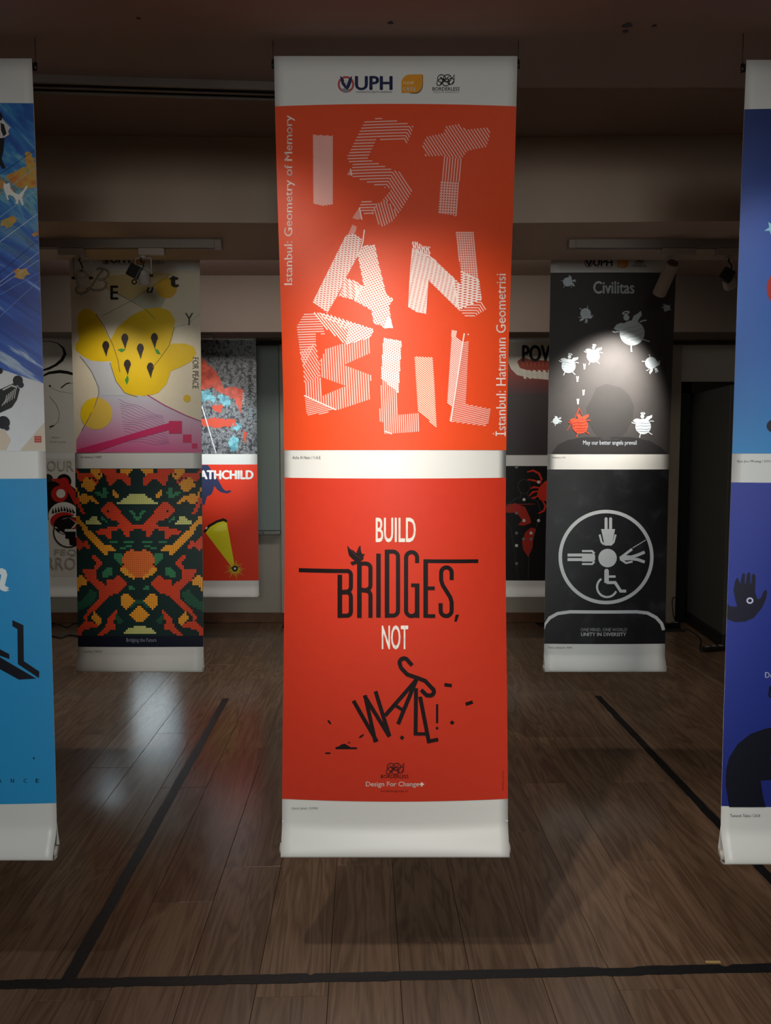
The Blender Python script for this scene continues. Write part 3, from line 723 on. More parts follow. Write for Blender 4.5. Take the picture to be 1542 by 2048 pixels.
for (x0, y0, x1, y1, c_) in ((-200, 545, 83, 335, '#8fb4d4'), (-200, 490, 82, 300, '#123c6c'), (-150, 460, 81, 325, '#c7a23b'), (-200, 590, 86, 380, '#9dbfd8'), (-200, 640, 87, 428, '#dfeaf2'), (-200, 715, 89, 520, '#a8c6e6'), (-120, 660, 90, 505, '#c4d6ea'), (-60, 690, 92, 560, '#7fa2da'), (-160, 690, 89, 480, '#0f2a60'), (0, 590, 91, 545, '#6f95d6')):
    A.stroke([(x0, y0), (x1, y1)], 1.3, c_, 1)
for q in ([(50, 308), (60, 302), (72, 325), (80, 345), (83, 365), (70, 372), (52, 378), (38, 376), (18, 360), (14, 350), (40, 340), (55, 332)], [(0, 445), (22, 432), (34, 436), (30, 448), (14, 455), (0, 452)], [(66, 470), (85, 450), (86, 462), (70, 474)], [(30, 540), (55, 536), (60, 546), (48, 558), (30, 554)]):
    A.poly(ragged(q, 3, 4, int(q[0][0])), ramp_noise_ink([(.35, '#b9682a'), (.5, '#c99836'), (.65, '#7d8f5a')], 30, rot=.3), 1)
A.poly([(8, 365), (12, 369), (20, 366), (22, 378), (28, 385), (38, 390), (48, 380), (54, 371), (56, 375), (49, 386), (45, 396), (48, 410), (45, 412), (41, 402), (38, 399), (37, 408), (31, 408), (33, 402), (28, 394), (20, 390), (16, 392), (19, 400), (15, 400), (12, 388), (8, 378)], '#e6e6e2', 2)
A.poly([(-30, 222), (-10, 220), (2, 226), (6, 232), (4, 242), (-10, 240), (-40, 240)], '#141416', 2)
A.poly([(-40, 240), (4, 236), (12, 246), (22, 256), (17, 262), (19, 270), (10, 276), (-40, 282)], '#c8c4c2', 2); A.poly([(2, 246), (9, 250), (14, 268), (8, 274), (3, 262)], '#202024', 3)
A.poly([(-30, 280), (10, 276), (8, 300), (4, 318), (12, 337), (5, 338), (-4, 322), (-12, 338), (-30, 338)], '#17171b', 2)
A.build(); A = artwork(LEF, lu, 'climber_print')
A.poly([(-60, 900), (12, 900), (22, 880), (10, 860), (-60, 850)], '#d8c9b4'); A.poly([(40, 901), (98, 901), (97, 845), (84, 850), (60, 878)], '#d4c8b6')
A.circle(36, 761, 10, '#12121c', 2); A.circle(42, 770, 6, '#101030', 2); A.circle(7, 845, 13, '#12121e', 3); A.circle(0, 742, 6, '#12121c', 2); A.circle(14, 856, 5, '#20243c', 3)
A.poly([(-40, 785), (2, 778), (28, 766), (40, 778), (34, 800), (24, 815), (0, 826), (-40, 835)], '#17181d', 1)
for k in range(6): A.stroke([(4+5*k, 812-3*k), (12+4*k, 800-4*k), (14+4*k, 790-3*k)], 1.4, '#c9c9c6', 2)
A.stroke([(6, 780), (24, 771), (34, 775)], 3, '#cfcdc8', 2)
A.poly([(69, 872), (83, 872), (83, 885), (69, 885)], '#b8402e', 1); A.stroke([(71, 876), (81, 876)], 1, '#e0a090', 2); A.stroke([(71, 881), (81, 881)], 1, '#e0a090', 2)
A.build()
ll = poster(LEF, 958, 1609, '#2a94cf', 'light blue poster with black angular letters')
A = artwork(LEF, ll)
A.poly([(-18, 1150), (-8, 1139), (4, 1136), (12, 1140), (15, 1150), (12, 1162), (10, 1171), (19, 1176), (14, 1179), (20, 1181), (10, 1183), (2, 1180), (-2, 1172), (1, 1160), (3, 1150), (-2, 1146), (-10, 1152), (-12, 1168), (-18, 1168)], '#dfe9ec')
KB = '#0a0d1c'
A.poly([(25, 1240), (47, 1250), (48, 1322), (79, 1343), (78, 1356), (36, 1328), (35, 1258), (25, 1252)], KB)
A.poly([(-60, 1272), (0, 1298), (19, 1308), (19, 1318), (0, 1311), (-60, 1284)], KB); A.poly([(-60, 1288), (0, 1314), (73, 1357), (38, 1359), (0, 1338), (-60, 1308)], KB)
for ch, x in (('B', -50), ('A', -24), ('N', 1), ('C', 26), ('E', 51)): A.text(ch, x+21, 1557, x+27, 1565, '#123a5c', bold=.02, res=1)
A.circle(68, 1516, 2, '#123a5c'); A.build()

# ================= right front banner
RIG = Banner(P(1440, 1720, 1.965).x+.3, 1.965, .6, 'front-row banner, bright blue over navy, with a dark open hand holding an eye', zt=2.352)
ru = poster(RIG, 216, 907, grad_ink(1.45, .68+.55, [(0, '#1e3f8e'), (.45, '#1e50ae'), (1, '#2288cc')]), 'bright blue poster')
ru.data.materials[0] = grad_ink(1.87, 1.04, [(0, '#182f72'), (.3, '#1c48a6'), (.7, '#1c66bc'), (1, '#2390d4')])
A = artwork(RIG, ru)
A.circle(1562, 577, 29, '#b8281c', ry=36); A.circle(1550, 852, 17, '#0c1030', ry=14)
A.poly([(1528, 462), (1538, 455), (1536, 444), (1545, 450), (1556, 438), (1552, 454), (1564, 462), (1548, 462), (1542, 472), (1539, 462)], '#9cd6ea')
A.build()
caption(RIG, 'Kye Joo Moung / SOUTH KOREA', 1475, 920, 1580, 926)
rl_ = poster(RIG, 966, 1615, '#1a2f9a', 'navy blue poster with a dark hand holding an eye')
rl_.data.materials[0] = grad_ink(1.0, .2, [(0, '#17319e'), (1, '#13257c')])
A = artwork(RIG, rl_); HB = '#12122c'
A.poly([(1444, 1208), (1462, 1213), (1474, 1213), (1470, 1197), (1467, 1180), (1470, 1162), (1475, 1154), (1479, 1165), (1480, 1168), (1484, 1149), (1488, 1145), (1490, 1150), (1489, 1167), (1491, 1167), (1494, 1147), (1499, 1144), (1501, 1150), (1500, 1167), (1502, 1167), (1504, 1149), (1508, 1147), (1511, 1152), (1510, 1185), (1515, 1199), (1522, 1195), (1527, 1183), (1532, 1179), (1534, 1184), (1532, 1197), (1524, 1215), (1508, 1235), (1490, 1243), (1470, 1244), (1444, 1238)], HB)
A.ring(1499.5, 1201, 5.4, 3, '#c9cdea', 1, ry=4.9)
A.text('Design For Change', 1530, 1344, 1640, 1359, '#c3cbe6', bold=.02, res=2); knot(A, 1556, 1382, 38, '#0b0f2c', 4)
A.poly([(1458, 1614), (1451, 1570), (1452, 1540), (1458, 1515), (1475, 1488), (1500, 1468), (1530, 1457), (1560, 1452), (1620, 1452), (1690, 1480), (1720, 1540), (1722, 1614), (1660, 1614), (1655, 1575), (1620, 1560), (1560, 1558), (1521, 1561), (1525, 1590), (1531, 1614)], '#090b1e')
A.circle(1546, 1515, 6, '#232a5a', 1); A.build()
caption(RIG, 'Tamarah Takao / 2024', 1460, 1628, 1520, 1634)

# ================= left banner of the second row
BEA = Banner(P(282, 1342, 3.74).x, 3.74, .35, 'second-row banner with a yellow BEAUTY poster over pixel animals in red and orange', hang_z=TOP_Z, cols=12, W=.612, lean=.008, zt=2.36, zb=.345)
logos(BEA, 222, 526, .512, '#2a2c3c')
bu = poster(BEA, 542, 906, '#d6cdb6', 'cream poster reading BEAUTY FOR PEACE with a yellow butterfly')
A = artwork(BEA, bu); YL = '#dcb90f'; INKD = '#2c2620'
A.poly([(213, 552), (300, 545), (345, 548), (300, 580), (262, 600), (238, 590), (212, 578)], '#c5b17c'); A.poly([(238, 590), (262, 601), (300, 580), (345, 552), (330, 600), (310, 640), (290, 615)], '#b4b59f')
A.stroke([(205, 632), (262, 602), (335, 553)], .9, '#6d7560', 1); A.stroke([(235, 588), (262, 602), (290, 618), (311, 638)], 1.2, '#6c7360', 1)
A.stroke([(345, 656), (375, 648), (402, 628)], .9, '#8fa29a', 1)
A.poly([(155, 640), (158, 626), (168, 618), (180, 618), (192, 628), (205, 650), (220, 680), (230, 705), (222, 722), (205, 723), (185, 722), (165, 712), (152, 700), (151, 690), (158, 680), (156, 660)], YL, 1)
A.poly([(221, 680), (235, 655), (262, 632), (290, 618), (320, 615), (340, 622), (350, 640), (347, 665), (341, 689), (350, 687), (372, 687), (388, 694), (393, 706), (384, 722), (362, 734), (342, 742), (333, 768), (316, 786), (290, 793), (265, 793), (248, 785), (232, 762), (222, 728)], YL, 1)
A.stroke([(192, 628), (208, 652), (226, 690), (236, 720), (240, 745)], 1.3, '#6b5a28', 2); A.stroke([(220, 725), (232, 762), (250, 786), (275, 794)], 1.3, '#4d5560', 2); A.stroke([(349, 655), (338, 692), (318, 720), (305, 735)], 1.2, '#7d6a22', 2)
A.stroke([(160, 712), (183, 742), (198, 775), (198, 790)], 1.2, '#5f6068', 2)
for cx, cy in ((212, 695), (250, 680), (281, 700), (309, 679), (255, 732), (301, 738)):
    A.poly([(cx+7.2*math.sin(t)*(1 if math.cos(t) > -.2 else .8), cy-2-11*math.cos(t)) for t in [i*2*PI/16 for i in range(16)]], '#2b201c', 2); A.poly([(cx-4, cy+6), (cx+4, cy+6), (cx+1, cy+19)], '#33331f', 2)
for q in ([(235, 700), (243, 697), (252, 699), (244, 705)], [(309, 697), (317, 700), (322, 709), (314, 708)], [(256, 750), (258, 760), (254, 770), (250, 760)]): A.poly(q, '#3f8a32', 3)
A.circle(333, 576, 21, '#d3a934', 1); A.circle(193, 827, 32, '#d7b74e', 2); A.poly([(162, 826), (168, 808), (182, 797), (196, 795), (186, 826), (170, 850), (163, 838)], '#e6c21a', 3); A.circle(374, 797, 7.5, '#d3b02c', 1)
fan = grad_ink(.95-.345+.05, .6, [(0, '#b7bcc6'), (1, '#cf6a9a')])
zf0 = BEA.inv(282, 790)[1]; zf1 = BEA.inv(282, 900)[1]
fan = grad_ink(zf0, zf1, [(0, '#b4b8c4'), (.45, '#c3a3bb'), (1, '#cc5f92')])
A.poly([(153, 905), (153, 880), (172, 845), (190, 812), (198, 790), (262, 793), (295, 791), (330, 812), (372, 832), (403, 843), (406, 905)], fan, 1)
A.poly([(198, 790), (192, 765), (178, 735), (164, 716), (190, 722), (220, 725), (232, 762), (250, 787), (290, 793)], '#b9bdc2', 1)
for k in range(15):
    y = 798+k*6; A.stroke([(238+k*1.0+i*8, y+i*(3.2-k*.18)+2.0*math.sin(i*.9+k)) for i in range(12)], .8, '#a0709a', 2)
A.stroke([(164, 862), (176, 840), (190, 812), (198, 788)], 1.1, '#6d4a7a', 3); A.stroke([(295, 790), (330, 811), (372, 831), (403, 843)], 2, '#a83c78', 3)
A.poly([(155, 905), (155, 899), (230, 878), (338, 846), (338, 860), (250, 884), (190, 905)], '#c83068', 3)
for q in ((338, 842, 364, 867), (366, 869, 383, 885), (384, 887, 395, 897)): A.poly([(q[0], q[1]), (q[2], q[1]), (q[2], q[3]), (q[0], q[3])], '#cc2f62', 4)
A.build()
A = artwork(BEA, bu, 'lettering')
for wd, c_, ly in ((3.6, INKD, 4), (1.5, '#cfc6ae', 5)):
    A.stroke([(193, 540), (199, 537), (208, 538), (216, 542), (218, 549), (211, 557), (197, 560)], wd, c_, ly); A.stroke([(200, 559), (209, 561), (213, 567), (211, 575), (204, 580), (191, 581), (172, 575), (160, 572), (152, 577), (154, 585), (163, 588), (174, 583), (185, 570), (195, 554), (206, 540)], wd, c_, ly)
A.text('E', 222, 572, 236, 599, INKD, 4, bold=.03); A.ring(269, 564, 4.6, 2.6, INKD, 4, n=8); A.text('u', 293, 575, 304, 586, INKD, 4, bold=.02, italic=.3); A.text('t', 341, 552, 356, 574, INKD, 4, bold=.06)
A.text('Y', 370, 626, 387, 651, '#3a3630', 4, bold=-.01); A.text('FOR PEACE', 385, 715, 397, 777, '#5a5448', 4, mode='down')
for t in A.items[-1:]: pass
A.build()
caption(BEA, 'Esin Naz Karaca / TURKIYE', 162, 912, 203, 916)
bl = poster(BEA, 937, 1272, '#122c2b', 'dark green poster with mirrored pixel foxes, frogs and fruit')
PX = {'R': '#d84526', 'O': '#eda030', 'G': '#388058', 'D': '#235640', 'Y': '#ccd084', 'K': '#0c1416', 'Q': '#e06e2e'}
polys = [('R', [(157, 937), (163, 937), (164, 947), (193, 948), (200, 955), (206, 962), (205, 970), (201, 965), (170, 962), (165, 960), (161, 950)]),
 ('O', [(192, 937), (209, 937), (213, 947), (218, 951), (215, 953), (211, 954), (210, 961), (204, 956), (195, 948), (190, 943)]),
 ('O', [(172, 958), (183, 955), (190, 958), (198, 962), (203, 968), (198, 976), (193, 982), (182, 981), (174, 975), (168, 971), (172, 966)]),
 ('R', [(209, 937), (243, 937), (243, 945), (262, 947), (268, 952), (273, 960), (273, 969), (265, 969), (258, 962), (249, 958), (240, 963), (234, 969), (227, 969), (222, 958), (221, 949), (213, 945)]),
 ('O', [(252, 936), (276, 936), (272, 946), (265, 949), (248, 943)]),
 ('Y', [(243, 1006), (243, 1003), (252, 1002), (254, 995), (262, 994), (265, 990), (269, 987), (280, 986), (284, 989), (284, 1007)]),
 ('G', [(198, 984), (207, 984), (215, 987), (215, 972), (222, 976), (226, 985), (222, 992), (217, 997), (207, 991)]),
 ('O', [(237, 979), (243, 983), (248, 987), (247, 992), (243, 998), (240, 991), (231, 988), (236, 985)]),
 ('R', [(158, 992), (165, 997), (168, 1010), (174, 1020), (179, 1027), (178, 1030), (168, 1024), (160, 1010)]),
 ('O', [(157, 970), (166, 985), (166, 995), (172, 987), (190, 990), (200, 998), (206, 1005), (198, 1006), (188, 998), (178, 1008), (172, 1009), (166, 999), (161, 990)]),
 ('R', [(229, 1002), (237, 1005), (248, 1016), (252, 1025), (262, 1037), (272, 1046), (284, 1047), (284, 1054), (276, 1057), (267, 1062), (266, 1074), (260, 1074), (256, 1063), (250, 1057), (240, 1058), (231, 1062), (229, 1075), (223, 1076), (218, 1068), (206, 1068), (196, 1064), (212, 1056), (230, 1052), (245, 1049), (250, 1043), (232, 1040), (221, 1030), (211, 1023), (213, 1013), (220, 1006)]),
 ('Y', [(175, 1047), (183, 1038), (190, 1035), (197, 1029), (203, 1036), (208, 1042), (213, 1047)]),
 ('O', [(156, 1029), (165, 1034), (174, 1047), (186, 1060), (200, 1070), (212, 1084), (220, 1088), (230, 1088), (237, 1097), (242, 1102), (232, 1102), (224, 1098), (221, 1108), (216, 1110), (208, 1100), (196, 1088), (182, 1075), (172, 1062), (171, 1053), (158, 1047)]),
 ('G', [(226, 1079), (242, 1079), (242, 1083), (226, 1083)]), ('G', [(255, 1079), (275, 1079), (275, 1083), (255, 1083)]), ('G', [(258, 1087), (272, 1087), (272, 1091), (258, 1091)]), ('G', [(246, 1092), (258, 1092), (258, 1095), (246, 1095)]),
 ('R', [(157, 1070), (165, 1078), (171, 1086), (179, 1079), (185, 1088), (188, 1098), (182, 1097), (174, 1092), (165, 1101), (157, 1095)]),
 ('G', [(266, 1017), (275, 1021), (282, 1030), (284, 1039), (280, 1039), (276, 1030), (267, 1023)]),
 ('G', [(212, 1030), (218, 1036), (224, 1041), (220, 1043), (212, 1038)]), ('G', [(210, 1148), (215, 1138), (225, 1132), (233, 1133), (230, 1148), (222, 1152), (210, 1151)]),
 ('G', [(232, 1108), (240, 1105), (256, 1107), (254, 1118), (256, 1125), (250, 1132), (240, 1120)]),
 ('D', [(158, 1205), (175, 1190), (185, 1178), (196, 1182), (198, 1192), (190, 1205), (178, 1213), (158, 1222)]),
 ('R', [(193, 1107), (204, 1117), (213, 1125), (205, 1133), (199, 1140), (198, 1155), (207, 1162), (216, 1170), (220, 1158), (235, 1157), (245, 1147), (252, 1155), (258, 1160), (260, 1168), (252, 1177), (243, 1185), (228, 1188), (215, 1200), (204, 1212), (190, 1222), (180, 1230), (177, 1240), (190, 1245), (203, 1250), (195, 1256), (180, 1257), (168, 1260), (167, 1271), (157, 1271), (158, 1258), (166, 1248), (174, 1241), (170, 1234), (178, 1222), (192, 1207), (202, 1198), (204, 1183), (195, 1170), (180, 1160), (173, 1148), (170, 1140), (176, 1136), (193, 1135), (200, 1126), (189, 1113)]),
 ('O', [(157, 1155), (165, 1148), (172, 1155), (181, 1165), (176, 1171), (168, 1168), (162, 1178), (157, 1182)]),
 ('O', [(192, 1224), (200, 1230), (207, 1238), (207, 1246), (202, 1250), (193, 1243), (185, 1233)]),
 ('R', [(236, 1218), (241, 1222), (234, 1232), (232, 1245), (238, 1256), (226, 1258), (216, 1268), (198, 1271), (205, 1262), (215, 1250), (220, 1235)]),
 ('Q', [(256, 1104), (270, 1098), (284, 1099), (284, 1153), (270, 1149), (256, 1143), (248, 1137), (254, 1130), (252, 1115)]),
 ('O', [(246, 1137), (256, 1130), (264, 1142), (276, 1150), (276, 1156), (264, 1152), (254, 1146)]),
 ('D', [(262, 1212), (272, 1200), (284, 1199), (284, 1207), (276, 1208), (268, 1216)]),
 ('O', [(258, 1184), (268, 1192), (276, 1200), (268, 1210), (256, 1218), (247, 1210), (245, 1198), (250, 1190)]),
 ('O', [(284, 1209), (275, 1216), (262, 1228), (272, 1235), (276, 1243), (284, 1243)]),
 ('Y', [(250, 1265), (256, 1261), (259, 1255), (270, 1253), (273, 1249), (284, 1249), (284, 1267), (250, 1267)]),
 ('D', [(234, 1225), (246, 1233), (252, 1240), (247, 1248), (238, 1243)]), ('G', [(262, 1172), (270, 1170), (276, 1178), (268, 1180)])]
def inside(pt, pg):
    x, y = pt; c = False
    for i in range(len(pg)):
        (x1, y1), (x2, y2) = pg[i-1], pg[i]
        if (y1 > y) != (y2 > y) and x < (x2-x1)*(y-y1)/(y2-y1)+x1: c = not c
    return c
A = artwork(BEA, bl, 'pixel_print'); CS = 4.06
(s0, zt_), (s1, zb_) = BEA.inv(157.5, 938), BEA.inv(409.5, 1271)
NC, NR = 62, 82; hw = BEA.W/2-.001
black = {(9, 4), (12, 2), (14, 3), (10, 5), (11, 7), (6, 11), (13, 7), (7, 4), (16, 20), (23, 46), (22, 47), (21, 48)}
runs = {}
for r in range(NR):
    for c in range(NC):
        cc = c if c < 31 else 61-c
        pt = (157.5+(cc+.5)*(284-157.5)/31, 938+(r+.5)*333/NR); k = None
        for kk, pg in polys:
            if inside(pt, pg): k = kk
        if (cc, r) in black: k = 'K'
        if k is None: continue
        runs.setdefault(k, []).append((c, r))
ss = lambda c: -hw+2*hw*c/NC
for k, cells in runs.items():
    tr = []
    for c, r in cells:
        z1 = zt_+(zb_-zt_)*r/NR; z0 = zt_+(zb_-zt_)*(r+.93)/NR; a0, a1 = ss(c), ss(c+.93)
        tr += [[(a0, z0), (a1, z0), (a1, z1)], [(a0, z0), (a1, z1), (a0, z1)]]
    A.add(tr, ink(PX[k]), 0)
A.build()
pn = poster(BEA, 1272, 1294, '#0d1428', 'navy strip reading Bridging the Future')
A = artwork(BEA, pn, 'lettering'); A.text('Bridging the Future', 253, 1276, 313, 1286, '#8d94a8', res=2); A.build()
caption(BEA, 'Deniz Naz / TURKIYE', 166, 1301, 204, 1305)

# ================= right banner of the second row
CIV = Banner(P(1206, 1340, 3.76).x, 3.74, .45, 'second-row black banner with Civilitas angels over a wheel of people pictograms', hang_z=TOP_Z, cols=14, W=.590, lean=.002, zt=2.36, zb=.345)
logos(CIV, 1187, 532, .512, '#20222e')
cu_ = poster(CIV, 545, 908, ramp_noise_ink([(.3, '#262324'), (.7, '#302c2d')], 12, rough=.74, spec=1.0), 'black poster reading Civilitas with small winged figures')
A = artwork(CIV, cu_)
HEAD = ramp_noise_ink([(.3, '#1a1819'), (.7, '#211f20')], 12, rough=.74, spec=.9)
A.poly([(1182, 800), (1173, 815), (1176, 840), (1186, 862), (1204, 880), (1236, 880), (1254, 862), (1265, 838), (1268, 812), (1258, 790), (1242, 775), (1212, 768), (1192, 776)], HEAD)
A.poly([(1103, 907), (1115, 890), (1135, 880), (1170, 874), (1262, 874), (1300, 882), (1322, 895), (1334, 907)], ramp_noise_ink([(.3, '#0e0e13'), (.7, '#131318')], 12, rough=.74, spec=.7))
WL = '#cfdde4'
def angel(cx, cy, r, deg, col=WL, halo=True, kind=0):
    a = math.radians(deg); c, s_ = math.cos(a), math.sin(a)
    T = lambda x, y: (cx+(x*c-y*s_)*r, cy+(x*s_+y*c)*r)
    A.circle(cx, cy, r, col, 1)
    A.circle(*T(-.15, -1.3), .24*r, col, 2)
    if halo: A.ring(*T(-.1, -1.68), .26*r, .1*r, col, 2, ry=.1*r, rot=a, n=12)
    A.poly([T(-.3, -.85), T(-.7, -1.0), T(-1.05, -.95), T(-1.35, -.7), T(-1.15, -.5), T(-.85, -.45)], col, 2)
    A.poly([T(.2, -.95), T(.45, -1.3), T(.8, -1.4), T(1.1, -1.55), T(1.1, -1.2), T(.8, -.95), T(.6, -.7)], col, 2)
    for q in ([T(-.95, -.35), T(-1.35, -.4), T(-1.5, -.5)], [T(.8, -.7), T(1.1, -.75), T(1.35, -.7)], [T(-.3, .9), T(-.38, 1.2), T(-.42, 1.45)], [T(.7, .7), T(1.0, .9), T(1.2, 1.0)]): A.stroke(q, max(1, .11*r), col, 2)
    for k in (-.45, -.1, .3, .6):
        wv = math.sqrt(1-k*k)*.9; A.stroke([T(-wv, k+.08), T(-wv*.3, k-.03), T(wv*.3, k+.04), T(wv, k-.08)], .06*r, '#a9bac4' if col == WL else '#a63a28', 3)
for q in ((1135, 564, 9, 85), (1171, 627, 10.5, 180), (1264, 666, 25, -14), (1334, 616, 6, -80), (1186, 712, 13, 10), (1137, 732, 14, 12), (1302, 726, 12, 150), (1112, 842, 6.5, 60), (1286, 853, 15.5, 2)): angel(*q)
angel(1160, 852, 15.5, 0, '#d24a30', False)
A.stroke([(1134, 861), (1152, 832), (1158, 818)], 1.4, '#a5402c', 2); A.stroke([(1151, 832), (1158, 816), (1164, 830)], 1.4, '#a5402c', 2); A.circle(1160, 835, 4, '#d24a30', 2)
for x, y in ((1169, 733), (1155, 758), (1167, 785), (1156, 803)): A.poly([(x-2.4, y-6), (x, y-4), (x+2.4, y-6), (x+1.2, y+5), (x-1.6, y+6)], '#e8e4da', 1)
A.build()
A = artwork(CIV, cu_, 'lettering'); A.text('Civilitas', 1187, 563, 1268, 587, '#c8d2da', bold=.03); A.text('May our better angels prevail', 1166, 881, 1273, 892, '#c2ccd6', bold=.02, res=2); A.build()
caption(CIV, 'Bill Garrison / USA', 1104, 913, 1131, 916.5)
cl_ = poster(CIV, 939, 1288, ramp_noise_ink([(.35, '#08090c'), (.55, '#121318'), (.66, '#23252b'), (.75, '#141519')], 9, distort=.5), 'black poster with white pictograms inside a ring')
A = artwork(CIV, cl_); WG = '#bfc3c4'
A.ring(1212, 1114, 91.5, 7, WG, 0, n=72, ry=91); A.circle(1215, 1116, 18.5, WG)
for x in (1212, 1221): A.stroke([(x, 1038), (x, 1060)], 6, WG); A.circle(x, 1037.5, 3, WG, 1, n=12)
A.poly([(1202, 1058), (1230, 1058), (1223, 1091), (1209, 1091)], WG, 1)
A.stroke([(1199, 1069), (1203, 1084), (1208, 1089)], 4, WG); A.stroke([(1231, 1069), (1227, 1084), (1222, 1089)], 4, WG)
A.stroke([(1135, 1110), (1166, 1110)], 6, WG); A.stroke([(1135, 1119), (1166, 1119)], 6, WG)
A.poly([(1164, 1107), (1186, 1107), (1190, 1110), (1190, 1120), (1186, 1123), (1164, 1123)], WG, 1)
A.stroke([(1164, 1102), (1184, 1102), (1189, 1107)], 4, WG); A.stroke([(1164, 1128), (1184, 1128), (1189, 1123)], 4, WG)
A.stroke([(1213, 1142), (1213, 1166)], 9, WG); A.circle(1213, 1142, 4.5, WG, 1, n=14); A.stroke([(1213, 1153), (1231, 1153)], 4.5, WG)
A.stroke([(1213, 1165), (1230, 1165), (1241, 1182), (1252, 1182)], 6, WG, 1); A.ring(1214, 1174, 20, 4.2, WG, 0, a0=math.radians(25), a1=math.radians(235), n=20)
A.stroke([(1240, 1116), (1264, 1098)], 5, WG); A.poly([(1238, 1116), (1248, 1110), (1264, 1111), (1264, 1120), (1248, 1121)], WG, 1)
A.stroke([(1262, 1114), (1275, 1110), (1289, 1104)], 6, WG, 2); A.stroke([(1262, 1117), (1275, 1119), (1289, 1124)], 6, WG, 2); A.stroke([(1240, 1118), (1252, 1126), (1265, 1123)], 4, WG); A.stroke([(1265, 1096), (1291, 1080)], 1.6, WG)
A.stroke([(1086, 1258), (1089, 1248), (1099, 1236), (1115, 1227), (1140, 1223.5), (1274, 1223.5), (1295, 1226), (1312, 1235), (1323, 1247), (1327, 1260)], 6.5, WG)
A.build()
A = artwork(CIV, cl_, 'lettering'); A.text('ONE MIND, ONE WORLD', 1161, 1256, 1254, 1263.5, '#9a9da0', res=2); A.text('UNITY IN DIVERSITY', 1162, 1265, 1252, 1272, '#c6c9ca', bold=.03, res=2); A.build()
caption(CIV, 'Farzin Lotfalizadeh / IRAN', 1096, 1293, 1144, 1297)

# ================= back row
KW = dict(hang_z=TOP_Z, cols=10)
RED = Banner(P(437, 1195, 5.72).x, 5.72, .35, 'back-row banner beside the whiteboard, grey speckled poster over a red one with a yellow cone', **KW)
ru2 = poster(RED, 680, 908, ramp_noise_ink([(.36, '#1b1c1f'), (.47, '#4b4e52'), (.53, '#8d9195'), (.60, '#2b2d30'), (.7, '#a9adb0')], 38, detail=12, distort=.3), 'grey speckled poster with red and pale blue patches')
A = artwork(RED, ru2)
A.poly(ragged([(358, 700), (404, 716), (424, 735), (440, 755), (446, 778), (468, 772), (486, 782), (488, 800), (480, 826), (470, 800), (440, 785), (425, 775), (404, 780), (358, 770)], 2, 4), ramp_noise_ink([(.35, '#a83a2a'), (.6, '#e05a3c'), (.7, '#c24632')], 20))
for q in ([(404, 785), (418, 780), (430, 795), (428, 806), (414, 800), (404, 802)], [(432, 790), (445, 786), (462, 800), (456, 815), (440, 806)], [(455, 885), (468, 870), (478, 878), (474, 900), (462, 904)], [(468, 845), (485, 850), (480, 860), (466, 858)]): A.poly(ragged(q, 3.2, 2.2, int(q[0][0])), ramp_noise_ink([(.4, '#3f8496'), (.6, '#7fc3cf')], 30), 1)
for q in ([(404, 840), (430, 836), (468, 840), (474, 850), (440, 856), (404, 852)], [(424, 812), (444, 810), (442, 824), (426, 824)], [(484, 862), (494, 866), (490, 884)]): A.poly(ragged(q, 2.6, 2.4, int(q[0][0])), '#c84a32', 1)
A.stroke([(404, 812), (432, 906)], 2, '#d2d6d8', 2); A.text('and modern', 497, 722, 506, 800, '#22252a', 2, mode='down'); A.text('2015', 498, 816, 505, 838, '#8fb8c2', 2, mode='down'); A.text('river', 484, 786, 491, 810, '#b9ccd0', 2, mode='down'); A.text('soul', 498, 878, 507, 900, '#1c1e22', 2, mode='down')
A.build()
rd2 = poster(RED, 929, 1161, '#e03a20', 'red poster with bold white lettering and a yellow cone')
A = artwork(RED, rd2)
A.poly([(356, 932), (357, 930), (416, 930), (424, 942), (434, 955), (440, 966), (446, 977), (452, 982), (460, 980), (463, 983), (455, 987), (443, 985), (435, 980), (429, 972), (425, 985), (421, 990), (414, 993), (409, 1010), (404, 1009), (380, 1012), (357, 1005)], '#2f3658')
A.poly([(411, 1065), (420, 1054), (435, 1045), (453, 1041), (470, 1134), (462, 1132)], '#dcd424', 1); A.poly([(425, 1060), (440, 1048), (452, 1046), (454, 1060), (436, 1064)], '#e6e04e', 2)
A.stroke([(409, 1064), (418, 1052), (434, 1043), (447, 1039), (454, 1043)], 5, '#1c1216', 2); A.poly([(410, 1056), (414, 1053), (416, 1056), (412, 1059)], '#cfcac6', 3)
star = []
for k in range(36):
    r_ = (24, 9, 17, 8)[k % 4]*(1 if 0 < k < 20 else .9); star.append((470+r_*math.cos(2*PI*k/36), 1138+r_*.92*math.sin(2*PI*k/36)))
A.poly(star, '#cdb12c', 3); A.circle(470, 1137, 6, '#2a2018', 4); A.circle(470, 1137, 2.4, '#d8d6cc', 5)
A.stroke([(461, 1136), (480, 1133)], 1.6, '#2a2018', 4)
A.build()
A = artwork(RED, rd2, 'lettering'); A.text('WRATHCHILD', 364, 941, 506, 958, '#f4f2ee', 2, bold=.06); A.build()

